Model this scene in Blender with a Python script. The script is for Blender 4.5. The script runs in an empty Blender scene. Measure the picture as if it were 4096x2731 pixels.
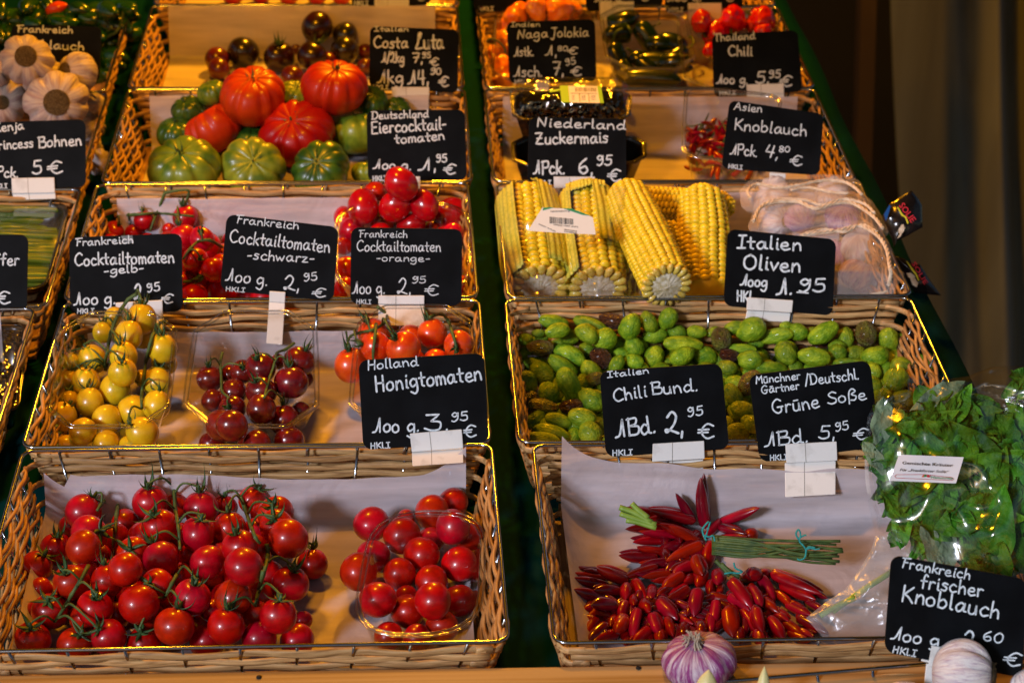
import bpy, math, random
import numpy as np
from mathutils import Vector, Matrix, Quaternion, noise
random.seed(7)
SC = bpy.context.scene
COL = SC.collection
PI = math.pi

# ------------------------------------------------------------------ frames
# L frame: the sloping display. x right, y up the slope, z normal to it, z=0 at the basket rims.
SLOPE = math.radians(20.0)
ML = Matrix.Translation((0, 0, 0.32)) @ Matrix.Rotation(SLOPE, 4, 'X')
CAM = Vector((0, 0, 1.31))
F = 4700 * 1.7415
ALPHA, YAW, ROLL = math.radians(29.496), math.radians(-3.490), math.radians(-1.304)

def _dir(u, v, f):
    c, s = math.cos(ROLL), math.sin(ROLL)
    u, v = c*u - s*v, s*u + c*v
    d = (u, f*math.cos(ALPHA) - v*math.sin(ALPHA), -f*math.sin(ALPHA) - v*math.cos(ALPHA))
    c, s = math.cos(YAW), math.sin(YAW)
    return Vector((c*d[0] - s*d[1], s*d[0] + c*d[1], d[2]))

def ray(px, py):
    return _dir(px - 2048, py - 1365.3, F).normalized()

VR, VD, VF = _dir(1, 0, 0), _dir(0, 1, 0), _dir(0, 0, 1)   # picture right, down, forward

# ------------------------------------------------------------------ camera, light, exposure
cam = bpy.data.cameras.new('camera'); camo = bpy.data.objects.new('camera', cam); COL.objects.link(camo)
cam.sensor_width = 36.0; cam.lens = 4700 / 2352 * 36.0
R = Matrix((VR, -VD, -VF)).transposed().to_4x4()
camo.matrix_world = ML @ Matrix.Translation(CAM) @ R
cam.clip_start = 0.05; cam.clip_end = 200
cam.dof.use_dof = True; cam.dof.focus_distance = 2.38; cam.dof.aperture_fstop = 8.0
SC.camera = camo

W = bpy.data.worlds.new('World'); SC.world = W; W.use_nodes = True
nt = W.node_tree; bg = nt.nodes['Background']
sky = nt.nodes.new('ShaderNodeTexSky'); sky.sky_type = 'NISHITA'; sky.sun_disc = False
SUN_AZ, SUN_EL = math.radians(-146), math.radians(13)      # azimuth from +y, clockwise: behind the camera and to its left
sky.sun_elevation = SUN_EL; sky.sun_rotation = SUN_AZ
nt.links.new(sky.outputs[0], bg.inputs[0]); bg.inputs[1].default_value = 0.055
sl = bpy.data.lights.new('sun', 'SUN'); slo = bpy.data.objects.new('sun', sl); COL.objects.link(slo)
sl.energy = 2.8; sl.angle = math.radians(9); sl.color = (0.80, 0.83, 1.0)
sd = Vector((math.sin(SUN_AZ)*math.cos(SUN_EL), math.cos(SUN_AZ)*math.cos(SUN_EL), math.sin(SUN_EL)))
slo.rotation_euler = sd.to_track_quat('Z', 'Y').to_euler(); slo.location = (-2, -3, 3)
SC.view_settings.view_transform = 'Standard'; SC.view_settings.look = 'None'
SC.view_settings.exposure = -0.25; SC.view_settings.gamma = 1.0
SC.cycles.max_bounces = 8; SC.cycles.transparent_max_bounces = 24
SC.cycles.glossy_bounces = 3; SC.cycles.diffuse_bounces = 1; SC.cycles.transmission_bounces = 3
SC.cycles.caustics_reflective = False; SC.cycles.caustics_refractive = False
SC.cycles.sample_clamp_indirect = 6
LAMPS = [(-0.42, 2.0, 2.35, 58), (0.12, 3.5, 2.82, 172)]   # the stall's own warm lamps, world x y z and watts

# ------------------------------------------------------------------ pixel helpers (photo pixels -> real surfaces)
X0 = (0, 1000, 2000, 3000); Y0 = (0, 680, 1350, 2030)
def q(reg, x, y):
    if reg == 'V': return (x*1.7415, y*1.7415)
    if reg == 'S': return (x, y)
    r, c = int(reg[0]), int(reg[1]); k = 1096/2352 if c == 3 else 1050/2352
    y0 = Y0[r]
    if c == 3 and r == 2: y0 = 1380
    if c == 3 and r == 3: y0 = 2000
    return (X0[c] + x*k, y0 + y*k)
def k_of(reg): return {'V': 1.7415, 'S': 1.0}.get(reg, 1096/2352 if reg[-1] == '3' else 1050/2352)
def hitz(p, z=0.0):
    d = ray(*p); return CAM + d*((z - CAM.z)/d.z)
def hitp(p, P, n):
    d = ray(*p); return CAM + d*((P - CAM).dot(n)/d.dot(n))
def at_t(p, t): return CAM + ray(*p)*t
def proj(P):
    d = P - CAM; w = d.dot(VF)
    return (2048 + d.dot(VR)/w*F, 1365.3 + d.dot(VD)/w*F)

# ------------------------------------------------------------------ object helpers
ORG = {}
def tag(o, label=None, cat=None, group=None, kind=None):
    if label: o['label'] = label
    if cat: o['category'] = cat
    if group: o['group'] = group
    if kind: o['kind'] = kind
    return o
def root(name, label, cat, loc, group=None):
    o = bpy.data.objects.new(name, None); COL.objects.link(o); o.empty_display_size = 0.02
    o.matrix_world = ML @ Matrix.Translation(loc); ORG[o.name] = Vector(loc)
    return tag(o, label, cat, group)
def org(o): return ORG[o.name]
class MB:
    def __init__(s): s.v = []; s.f = []; s.m = []; s.cm = 0
    def add(s, vs, fs):
        n = len(s.v); s.v.extend(vs); s.f.extend([tuple(i+n for i in f) for f in fs]); s.m.extend([s.cm]*len(fs))
    def box(s, c, d, M=None):
        M = M or Matrix.Identity(3); c = Vector(c)
        vs = [c + M @ Vector((sx*d[0]/2, sy*d[1]/2, sz*d[2]/2)) for sx in (-1, 1) for sy in (-1, 1) for sz in (-1, 1)]
        s.add(vs, [(0,1,3,2),(4,6,7,5),(0,4,5,1),(2,3,7,6),(0,2,6,4),(1,5,7,3)])
    def tube(s, pts, rad, n=6, cap=True, flat=1.0, up=None):
        pts = [Vector(p) for p in pts]; m = len(pts)
        if m < 2: return
        if not hasattr(rad, '__len__'): rad = [rad]*m
        vs = []; pu = None
        for i, p in enumerate(pts):
            t = (pts[min(i+1, m-1)] - pts[max(i-1, 0)])
            if t.length < 1e-9: t = Vector((0, 0, 1))
            t.normalize()
            if up is not None: a = (Vector(up) - t*t.dot(Vector(up)))
            elif pu is not None: a = pu - t*t.dot(pu)
            else:
                a = t.orthogonal()
            if a.length < 1e-6: a = t.orthogonal()
            a.normalize(); pu = a; b = t.cross(a)
            for k in range(n):
                w = 2*PI*k/n; vs.append(p + a*(math.cos(w)*rad[i]) + b*(math.sin(w)*rad[i]*flat))
        fs = [(i*n+k, i*n+(k+1) % n, (i+1)*n+(k+1) % n, (i+1)*n+k) for i in range(m-1) for k in range(n)]
        if cap: fs += [tuple(range(n))[::-1], tuple((m-1)*n+k for k in range(n))]
        s.add(vs, fs)
    def grid(s, fn, nu, nv, closeu=False):
        vs = [fn(i/nu, j/nv) for j in range(nv+1) for i in range(nu+(0 if closeu else 1))]
        w = nu if closeu else nu+1
        fs = [(j*w+i, j*w+(i+1) % w, (j+1)*w+(i+1) % w, (j+1)*w+i) for j in range(nv) for i in range(nu)]
        s.add(vs, fs)
    def mesh(s, name, mats, origin=None, smooth=True):
        me = bpy.data.meshes.new(name); o = origin or Vector((0, 0, 0))
        me.from_pydata([tuple(Vector(v) - o) for v in s.v], [], s.f)
        for m in (mats if isinstance(mats, (list, tuple)) else [mats]): me.materials.append(m)
        if any(s.m): me.polygons.foreach_set('material_index', s.m)
        if smooth: me.polygons.foreach_set('use_smooth', [True]*len(me.polygons))
        me.update(); return me
    def build(s, name, mats, parent=None, origin=None, smooth=True, solid=0):
        if parent is not None:
            me = s.mesh(name, mats, org(parent), smooth)
            o = bpy.data.objects.new(name, me); COL.objects.link(o); o.parent = parent; ORG[o.name] = org(parent)
        else:
            if origin is None: origin = Vector(s.v[0]) if s.v else Vector((0, 0, 0))
            origin = Vector(origin)
            me = s.mesh(name, mats, origin, smooth)
            o = bpy.data.objects.new(name, me); COL.objects.link(o)
            o.matrix_world = ML @ Matrix.Translation(origin); ORG[o.name] = origin
        if solid:
            md = o.modifiers.new('thickness', 'SOLIDIFY'); md.thickness = solid; md.offset = 0
        return o
def inst(name, me, M, parent=None):
    """an object that shares a mesh; M is its absolute matrix in the L frame"""
    o = bpy.data.objects.new(name, me); COL.objects.link(o)
    if parent is not None:
        o.parent = parent; o.matrix_basis = Matrix.Translation(-org(parent)) @ M
    else:
        o.matrix_world = ML @ M
    ORG[o.name] = org(parent) if parent is not None else M.translation.copy()
    return o
def sub(name, me, M, parent_obj):
    """sub-part of a part that was made with inst(): M relative to that part"""
    o = bpy.data.objects.new(name, me); COL.objects.link(o); o.parent = parent_obj; o.matrix_basis = M
    return o
def orient(z, x=None, roll=0.0):
    z = Vector(z).normalized(); x = Vector(x) if x is not None else z.orthogonal()
    x = (x - z*z.dot(x))
    if x.length < 1e-6: x = z.orthogonal()
    x.normalize(); y = z.cross(x)
    M = Matrix((x, y, z)).transposed().to_4x4()
    return M @ Matrix.Rotation(roll, 4, 'Z')
def smoothpoly(pts, n=5):
    P = [Vector(p) for p in pts]
    if len(P) < 3: return [P[0].lerp(P[-1], i/n) for i in range(n+1)]
    P = [P[0]*2 - P[1]] + P + [P[-1]*2 - P[-2]]; out = []
    for i in range(1, len(P)-2):
        a, b, c, d = P[i-1:i+3]
        for j in range(n):
            t = j/n
            out.append(0.5*((2*b) + (c-a)*t + (2*a-5*b+4*c-d)*t*t + (3*b-a-3*c+d)*t*t*t))
    out.append(P[-2]); return out

# ------------------------------------------------------------------ materials
def nodes(name):
    m = bpy.data.materials.new(name); m.use_nodes = True; t = m.node_tree
    return m, t, t.nodes['Principled BSDF'], t.nodes.new, t.links.new
def mat(name, a, b=None, rough=0.5, scale=30.0, bump=0.0, bscale=None, coat=0.0, metal=0.0, spec=0.5, detail=3.0, lo=0.35, hi=0.65,
        vary=0.0, sss=0.0, dist=0.0, bd=0.001, croug=0.1):
    m, t, P, N, K = nodes(name)
    tc = N('ShaderNodeTexCoord'); co = tc.outputs['Object']
    base = None
    if b is not None:
        n = N('ShaderNodeTexNoise'); n.inputs['Scale'].default_value = scale; n.inputs['Detail'].default_value = detail
        n.inputs['Distortion'].default_value = dist
        K(co, n.inputs['Vector'])
        r = N('ShaderNodeValToRGB'); r.color_ramp.elements[0].position = lo; r.color_ramp.elements[1].position = hi
        r.color_ramp.elements[0].color = (*a, 1); r.color_ramp.elements[1].color = (*b, 1)
        K(n.outputs[0], r.inputs[0]); base = r.outputs[0]
    else: P.inputs['Base Color'].default_value = (*a, 1)
    if vary:
        oi = N('ShaderNodeObjectInfo'); h = N('ShaderNodeHueSaturation')
        mr = N('ShaderNodeMapRange'); mr.inputs[3].default_value = 1-vary; mr.inputs[4].default_value = 1+vary
        K(oi.outputs['Random'], mr.inputs[0]); K(mr.outputs[0], h.inputs['Value'])
        mr2 = N('ShaderNodeMapRange'); mr2.inputs[3].default_value = 0.5-vary*0.05; mr2.inputs[4].default_value = 0.5+vary*0.05
        mu = N('ShaderNodeMath'); mu.operation = 'MULTIPLY'; mu.inputs[1].default_value = 7.31
        fr = N('ShaderNodeMath'); fr.operation = 'FRACT'; K(oi.outputs['Random'], mu.inputs[0]); K(mu.outputs[0], fr.inputs[0])
        K(fr.outputs[0], mr2.inputs[0]); K(mr2.outputs[0], h.inputs['Hue'])
        if base is not None: K(base, h.inputs['Color'])
        else: h.inputs['Color'].default_value = (*a, 1)
        base = h.outputs[0]
    if base is not None: K(base, P.inputs['Base Color'])
    P.inputs['Roughness'].default_value = rough; P.inputs['Metallic'].default_value = metal
    P.inputs['Specular IOR Level'].default_value = spec
    P.inputs['Coat Weight'].default_value = coat; P.inputs['Coat Roughness'].default_value = croug
    if sss: P.inputs['Subsurface Weight'].default_value = sss; P.inputs['Subsurface Radius'].default_value = (0.008, 0.003, 0.001); P.inputs['Subsurface Scale'].default_value = 1.0
    if bump:
        n = N('ShaderNodeTexNoise'); n.inputs['Scale'].default_value = bscale or scale*3; n.inputs['Detail'].default_value = 4
        K(co, n.inputs['Vector']); bp = N('ShaderNodeBump'); bp.inputs['Strength'].default_value = bump; bp.inputs['Distance'].default_value = bd
        K(n.outputs[0], bp.inputs['Height']); K(bp.outputs[0], P.inputs['Normal'])
    return m
def streak(name, a, b, axis_scale, rough=0.6, bump=0.2, vary=0.15, coat=0.0, lo=0.35, hi=0.65, c=None, bd=0.001):
    """grain stretched along one axis of the object"""
    m, t, P, N, K = nodes(name)
    tc = N('ShaderNodeTexCoord'); mp = N('ShaderNodeMapping'); mp.inputs['Scale'].default_value = axis_scale
    oi = N('ShaderNodeObjectInfo'); ad = N('ShaderNodeVectorMath'); ad.operation = 'ADD'
    K(tc.outputs['Object'], ad.inputs[0]); K(oi.outputs['Random'], ad.inputs[1]); K(ad.outputs[0], mp.inputs['Vector'])
    n = N('ShaderNodeTexNoise'); n.inputs['Scale'].default_value = 1; n.inputs['Detail'].default_value = 5; K(mp.outputs[0], n.inputs['Vector'])
    r = N('ShaderNodeValToRGB'); e = r.color_ramp.elements; e[0].position = lo; e[1].position = hi; e[0].color = (*a, 1); e[1].color = (*b, 1)
    if c: x = e.new((lo+hi)/2); x.color = (*c, 1)
    K(n.outputs[0], r.inputs[0]); h = N('ShaderNodeHueSaturation'); mr = N('ShaderNodeMapRange'); mr.inputs[3].default_value = 1-vary; mr.inputs[4].default_value = 1+vary
    K(oi.outputs['Random'], mr.inputs[0]); K(mr.outputs[0], h.inputs['Value']); K(r.outputs[0], h.inputs['Color']); K(h.outputs[0], P.inputs['Base Color'])
    P.inputs['Roughness'].default_value = rough; P.inputs['Coat Weight'].default_value = coat
    if bump:
        bp = N('ShaderNodeBump'); bp.inputs['Strength'].default_value = bump; bp.inputs['Distance'].default_value = bd; K(n.outputs[0], bp.inputs['Height']); K(bp.outputs[0], P.inputs['Normal'])
    return m
def clear(name, tint=(0.93, 0.94, 0.95), rough=0.06, base=0.03, crinkle=0.0, cs=60, haze=0.0, ior=1.45, cd=0.004):
    """thin clear plastic: see-through with fresnel gloss"""
    m = bpy.data.materials.new(name); m.use_nodes = True; t = m.node_tree; t.nodes.clear(); N = t.nodes.new; K = t.links.new
    out = N('ShaderNodeOutputMaterial'); tr = N('ShaderNodeBsdfTransparent'); tr.inputs[0].default_value = (*tint, 1)
    gl = N('ShaderNodeBsdfGlossy'); gl.inputs['Roughness'].default_value = rough; gl.inputs[0].default_value = (0.95, 0.97, 1, 1)
    fr = N('ShaderNodeLayerWeight'); fr.inputs[0].default_value = 0.5; pw = N('ShaderNodeMath'); pw.operation = 'POWER'; pw.inputs[1].default_value = 4.0; K(fr.outputs[1], pw.inputs[0])
    ad = N('ShaderNodeMath'); ad.operation = 'MULTIPLY_ADD'; ad.inputs[1].default_value = 0.85; ad.inputs[2].default_value = 0.05 + base; ad.use_clamp = True
    K(pw.outputs[0], ad.inputs[0]); mx = N('ShaderNodeMixShader'); K(ad.outputs[0], mx.inputs[0]); K(tr.outputs[0], mx.inputs[1]); K(gl.outputs[0], mx.inputs[2])
    last = mx.outputs[0]
    if crinkle:
        tc = N('ShaderNodeTexCoord'); vo = N('ShaderNodeTexVoronoi'); vo.feature = 'F1'; vo.inputs['Scale'].default_value = cs
        n = N('ShaderNodeTexNoise'); n.inputs['Scale'].default_value = cs*0.6; n.inputs['Detail'].default_value = 3
        K(tc.outputs['Object'], n.inputs['Vector']); K(tc.outputs['Object'], vo.inputs['Vector'])
        a2 = N('ShaderNodeMath'); a2.operation = 'ADD'; K(vo.outputs[0], a2.inputs[0]); K(n.outputs[0], a2.inputs[1])
        bp = N('ShaderNodeBump'); bp.inputs['Strength'].default_value = crinkle; bp.inputs['Distance'].default_value = cd
        K(a2.outputs[0], bp.inputs['Height']); K(bp.outputs[0], gl.inputs['Normal'])
    if haze:
        df = N('ShaderNodeBsdfDiffuse'); df.inputs[0].default_value = (0.75, 0.8, 0.8, 1); m2 = N('ShaderNodeMixShader'); m2.inputs[0].default_value = haze
        K(last, m2.inputs[1]); K(df.outputs[0], m2.inputs[2]); last = m2.outputs[0]
    K(last, out.inputs[0]); return m
def paper_mat(name, col, trans=0.25, see=0.0):
    m = bpy.data.materials.new(name); m.use_nodes = True; t = m.node_tree; t.nodes.clear(); N = t.nodes.new; K = t.links.new
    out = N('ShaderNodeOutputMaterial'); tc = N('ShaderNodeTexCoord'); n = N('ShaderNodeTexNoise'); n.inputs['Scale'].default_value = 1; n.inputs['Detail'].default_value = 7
    mpp = N('ShaderNodeMapping'); mpp.inputs['Scale'].default_value = (7, 34, 60); K(tc.outputs['Object'], mpp.inputs[0]); K(mpp.outputs[0], n.inputs['Vector']); r = N('ShaderNodeValToRGB'); r.color_ramp.elements[0].color = (*[c*0.70 for c in col], 1); r.color_ramp.elements[1].color = (*col, 1)  # stretched colour streaks paint in the shadow of the wicker behind the sheet
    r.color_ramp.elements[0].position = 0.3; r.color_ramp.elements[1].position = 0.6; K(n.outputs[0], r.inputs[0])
    df = N('ShaderNodeBsdfDiffuse'); tl = N('ShaderNodeBsdfTranslucent'); K(r.outputs[0], df.inputs[0]); K(r.outputs[0], tl.inputs[0])
    n2 = N('ShaderNodeTexNoise'); n2.inputs['Scale'].default_value = 9; n2.inputs['Detail'].default_value = 5; n2.inputs['Distortion'].default_value = 0.8; K(tc.outputs['Object'], n2.inputs['Vector'])
    bp = N('ShaderNodeBump'); bp.inputs['Strength'].default_value = 0.5; bp.inputs['Distance'].default_value = 0.012; K(n2.outputs[0], bp.inputs['Height']); K(bp.outputs[0], df.inputs['Normal'])
    mx = N('ShaderNodeMixShader'); mx.inputs[0].default_value = trans; K(df.outputs[0], mx.inputs[1]); K(tl.outputs[0], mx.inputs[2]); last = mx.outputs[0]
    gl = N('ShaderNodeBsdfGlossy'); gl.inputs['Roughness'].default_value = 0.45; gl.inputs[0].default_value = (1, 1, 1, 1); K(bp.outputs[0], gl.inputs['Normal'])
    mg = N('ShaderNodeMixShader'); mg.inputs[0].default_value = 0.05; K(last, mg.inputs[1]); K(gl.outputs[0], mg.inputs[2]); last = mg.outputs[0]
    if see:
        ts = N('ShaderNodeBsdfTransparent'); m3 = N('ShaderNodeMixShader'); m3.inputs[0].default_value = see; K(last, m3.inputs[1]); K(ts.outputs[0], m3.inputs[2]); last = m3.outputs[0]
    K(last, out.inputs[0]); return m
M = {}
M['cane'] = streak('cane', (0.30, 0.16, 0.055), (0.60, 0.38, 0.16), (25, 260, 420), rough=0.55, bump=0.35, vary=0.22, c=(0.50, 0.29, 0.11))
M['cane2'] = streak('cane_side', (0.25, 0.12, 0.035), (0.55, 0.31, 0.11), (260, 25, 420), rough=0.6, bump=0.35, vary=0.25, c=(0.43, 0.23, 0.08))
M['chrome'] = mat('chrome_wire', (0.38, 0.42, 0.49), metal=1.0, rough=0.15, bump=0.05, bscale=300)
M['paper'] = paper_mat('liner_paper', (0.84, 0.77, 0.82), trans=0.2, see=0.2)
M['cloth'] = mat('green_cloth', (0.0004, 0.024, 0.026), (0.0006, 0.034, 0.036), rough=0.9, scale=6, bump=0.1, bscale=700, spec=0.04)
M['pine'] = streak('pine_board', (0.25, 0.135, 0.045), (0.42, 0.28, 0.13), (1.3, 70, 60), rough=0.5, bump=0.15, vary=0.05, c=(0.38, 0.24, 0.10), lo=0.38, hi=0.60)
M['board'] = mat('blackboard', (0.0016, 0.0024, 0.0034), (0.0045, 0.0060, 0.0080), rough=0.5, scale=22, detail=7, bump=0.06, bscale=700, spec=0.12)
M['chalk'] = mat('chalk_paint', (0.48, 0.58, 0.64), (0.78, 0.86, 0.90), rough=0.8, scale=260, lo=0.3, hi=0.55)
M['smudge'] = mat('smudge', (0.10, 0.125, 0.14), (0.22, 0.26, 0.28), rough=0.8, scale=200)
M['clip'] = mat('clip_plastic', (0.62, 0.62, 0.58), (0.82, 0.83, 0.80), rough=0.45, scale=45, detail=8, lo=0.3, hi=0.45)
M['clipline'] = mat('clip_seam', (0.22, 0.20, 0.17), rough=0.7)
def fruit(name, a, b, rough=0.2, coat=0.5, scale=1.8, vary=0.12, **k):
    return mat(name, a, b, rough=rough, coat=coat, scale=scale, vary=vary, bump=k.pop('bump', 0.03), bscale=k.pop('bscale', 5), croug=0.15, bd=0.004, **k)
M['tom'] = fruit('red_tomato', (0.36, 0.0006, 0.0006), (0.56, 0.003, 0.0015), rough=0.36, spec=0.28)
M['plum'] = fruit('plum_tomato', (0.42, 0.001, 0.001), (0.58, 0.004, 0.002), rough=0.22)
M['yel'] = fruit('yellow_tomato', (0.72, 0.45, 0.006), (0.82, 0.56, 0.014), rough=0.32, vary=0.08)
M['drk'] = fruit('dark_tomato', (0.11, 0.006, 0.006), (0.22, 0.010, 0.007), rough=0.24)
M['ora'] = fruit('orange_tomato', (0.68, 0.050, 0.004), (0.80, 0.10, 0.008), rough=0.28, vary=0.08)
M['bfr'] = fruit('beefsteak_red', (0.36, 0.008, 0.001), (0.52, 0.028, 0.002), rough=0.42, coat=0.15, spec=0.3, scale=1.3)
M['bfg'] = fruit('beefsteak_green', (0.05, 0.12, 0.008), (0.22, 0.29, 0.02), rough=0.36, coat=0.15, scale=1.5, vary=0.25)
M['bfd'] = fruit('beefsteak_deep_green', (0.015, 0.06, 0.006), (0.06, 0.15, 0.012), rough=0.34, coat=0.15, scale=1.6, vary=0.2)
M['blk'] = fruit('black_tomato', (0.012, 0.002, 0.001), (0.035, 0.004, 0.002), rough=0.27, scale=1.5)
M['blg'] = fruit('black_green_tomato', (0.010, 0.010, 0.002), (0.022, 0.009, 0.002), rough=0.27, scale=1.5)
M['brr'] = fruit('brown_tomato', (0.08, 0.006, 0.002), (0.15, 0.014, 0.003), rough=0.3, scale=1.5)
M['stem'] = mat('green_stem', (0.03, 0.075, 0.015), (0.085, 0.14, 0.028), rough=0.6, scale=70, bump=0.3, bscale=500)
M['cal'] = mat('calyx_green', (0.012, 0.050, 0.014), (0.045, 0.11, 0.025), rough=0.55, scale=3, bump=0.2, bscale=9)
M['cal_d'] = mat('calyx_dry', (0.07, 0.06, 0.02), (0.13, 0.12, 0.035), rough=0.7, scale=90)
M['olv'] = mat('green_olive', (0.10, 0.22, 0.005), (0.31, 0.44, 0.012), rough=0.5, spec=0.3, scale=1.6, bump=0.42, bscale=5.5, vary=0.3, coat=0.12, bd=0.010, detail=5)
M['olb'] = mat('brown_olive', (0.10, 0.055, 0.012), (0.20, 0.22, 0.022), rough=0.4, scale=1.4, bump=0.9, bscale=5.5, vary=0.2, coat=0.12, bd=0.010)
M['old'] = mat('dark_olive', (0.045, 0.010, 0.008), (0.11, 0.035, 0.014), rough=0.35, scale=3, bump=1.0, bscale=5, vary=0.2, coat=0.2, bd=0.012)
M['chi'] = fruit('red_chili', (0.22, 0.0005, 0.003), (0.38, 0.0010, 0.004), rough=0.34, coat=0.3, spec=0.25, vary=0.14, bump=0.06, bscale=3)
M['chd'] = fruit('dark_chili', (0.11, 0.0006, 0.005), (0.22, 0.001, 0.006), rough=0.24, vary=0.14)
M['chg'] = fruit('green_chili', (0.002, 0.010, 0.002), (0.005, 0.024, 0.004), rough=0.24, vary=0.3)
M['hab'] = fruit('orange_habanero', (0.78, 0.17, 0.012), (0.88, 0.30, 0.03), rough=0.3, vary=0.08)
M['har'] = fruit('red_habanero', (0.45, 0.003, 0.001), (0.62, 0.014, 0.002), rough=0.25, vary=0.15)
M['twine'] = mat('teal_twine', (0.005, 0.20, 0.20), (0.02, 0.36, 0.34), rough=0.7, scale=400)
M['tray'] = mat('black_tray', (0.008, 0.007, 0.006), rough=0.25, coat=0.4)
M['pet'] = clear('clear_cup')
M['petr'] = clear('cup_rim', tint=(0.85, 0.87, 0.88), base=0.12, rough=0.12)
M['petd'] = clear('clear_lid', tint=(0.8, 0.8, 0.8), crinkle=0.6, cs=120, base=0.06)
M['film'] = clear('bag_film', tint=(0.97, 0.98, 0.97), rough=0.15, base=0.09, crinkle=0.6, cs=13, haze=0.0, cd=0.009)
M['filmc'] = clear('tray_film', tint=(0.97, 0.98, 0.97), rough=0.12, base=0.0, crinkle=0.6, cs=13, cd=0.009)
M['film2'] = clear('bag_film_misted', tint=(0.9, 0.92, 0.92), rough=0.3, base=0.05, crinkle=0.5, cs=70, haze=0.18, cd=0.006)
M['white'] = mat('label_white', (0.80, 0.80, 0.82), rough=0.5)
M['cream'] = mat('label_cream', (0.80, 0.76, 0.66), rough=0.5)
M['ink'] = mat('ink_black', (0.02, 0.02, 0.02), rough=0.6)
M['inkr'] = mat('ink_red', (0.60, 0.015, 0.03), rough=0.5)
M['inkg'] = mat('ink_green', (0.02, 0.26, 0.09), rough=0.5)
M['inky'] = mat('ink_yellow', (0.70, 0.62, 0.02), rough=0.5)
M['lime'] = mat('lime_label', (0.18, 0.52, 0.03), rough=0.45)
M['inkb'] = mat('ink_blue', (0.01, 0.08, 0.28), rough=0.3)
M['foil'] = mat('black_foil', (0.006, 0.005, 0.005), (0.014, 0.010, 0.009), rough=0.22, scale=8, bump=0.7, bscale=26, coat=0.5, bd=0.004)
M['kern'] = mat('corn_kernel', (0.80, 0.56, 0.008), (0.88, 0.70, 0.035), rough=0.42, scale=2, vary=0.10, coat=0.12)
M['core'] = mat('corn_core', (0.50, 0.42, 0.22), (0.78, 0.74, 0.60), rough=0.8, scale=160, bump=0.6, bscale=500, bd=0.002)
M['cut'] = mat('cut_kernel', (0.58, 0.38, 0.03), (0.72, 0.56, 0.14), rough=0.3, scale=3, vary=0.15, coat=0.3)
M['husk'] = streak('corn_husk', (0.44, 0.46, 0.04), (0.68, 0.64, 0.10), (300, 300, 12), rough=0.5, bump=0.35, vary=0.06, c=(0.56, 0.55, 0.06), bd=0.0015)
M['net'] = None
M['rope'] = mat('cotton_edge', (0.62, 0.48, 0.32), (0.80, 0.70, 0.54), rough=0.9, scale=120, bump=0.7, bscale=420, bd=0.002)
M['root'] = mat('garlic_roots', (0.16, 0.10, 0.035), (0.36, 0.26, 0.11), rough=0.95, scale=7, bump=1.0, bscale=14, bd=0.02)
M['leaf'] = mat('herb_leaf', (0.028, 0.13, 0.006), (0.10, 0.29, 0.014), rough=0.55, spec=0.25, scale=3, vary=0.35, bump=0.6, bscale=7, bd=0.012)
M['leafp'] = mat('leaf_underside', (0.12, 0.20, 0.10), (0.22, 0.30, 0.17), rough=0.6, scale=3, vary=0.15, bump=0.5, bscale=6, bd=0.012)
M['stalk'] = mat('pale_stalk', (0.16, 0.30, 0.03), (0.30, 0.46, 0.07), rough=0.45, scale=30)
M['clove'] = mat('cut_clove', (0.70, 0.62, 0.22), (0.82, 0.76, 0.38), rough=0.4, scale=60, coat=0.2)
M['bean'] = fruit('green_pod', (0.04, 0.13, 0.008), (0.11, 0.24, 0.018), rough=0.32, vary=0.2)
M['pod'] = mat('pale_green_pod', (0.055, 0.11, 0.006), (0.14, 0.21, 0.012), rough=0.4, scale=60, vary=0.2, coat=0.2)
M['pep'] = fruit('green_pepper', (0.006, 0.045, 0.006), (0.018, 0.10, 0.012), rough=0.2, vary=0.3)
M['drape'] = streak('grey_drape', (0.085, 0.085, 0.075), (0.24, 0.28, 0.30), (2.2, 2.2, 0.25), rough=0.9, bump=0.0, vary=0)
M['dark'] = mat('flat_black', (0.006, 0.006, 0.006), rough=0.9)
M['tan'] = mat('tan_wood', (0.035, 0.020, 0.006), rough=0.7)
M['ground'] = mat('asphalt', (0.045, 0.045, 0.047), (0.06, 0.06, 0.062), rough=0.85, scale=60, bump=0.4, bscale=300)
M['canopy'] = mat('shade_canvas', (0.10, 0.10, 0.09), (0.13, 0.13, 0.12), rough=0.9, scale=8)
M['lampm'] = mat('lamp_enamel', (0.02, 0.02, 0.02), rough=0.35)

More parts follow.
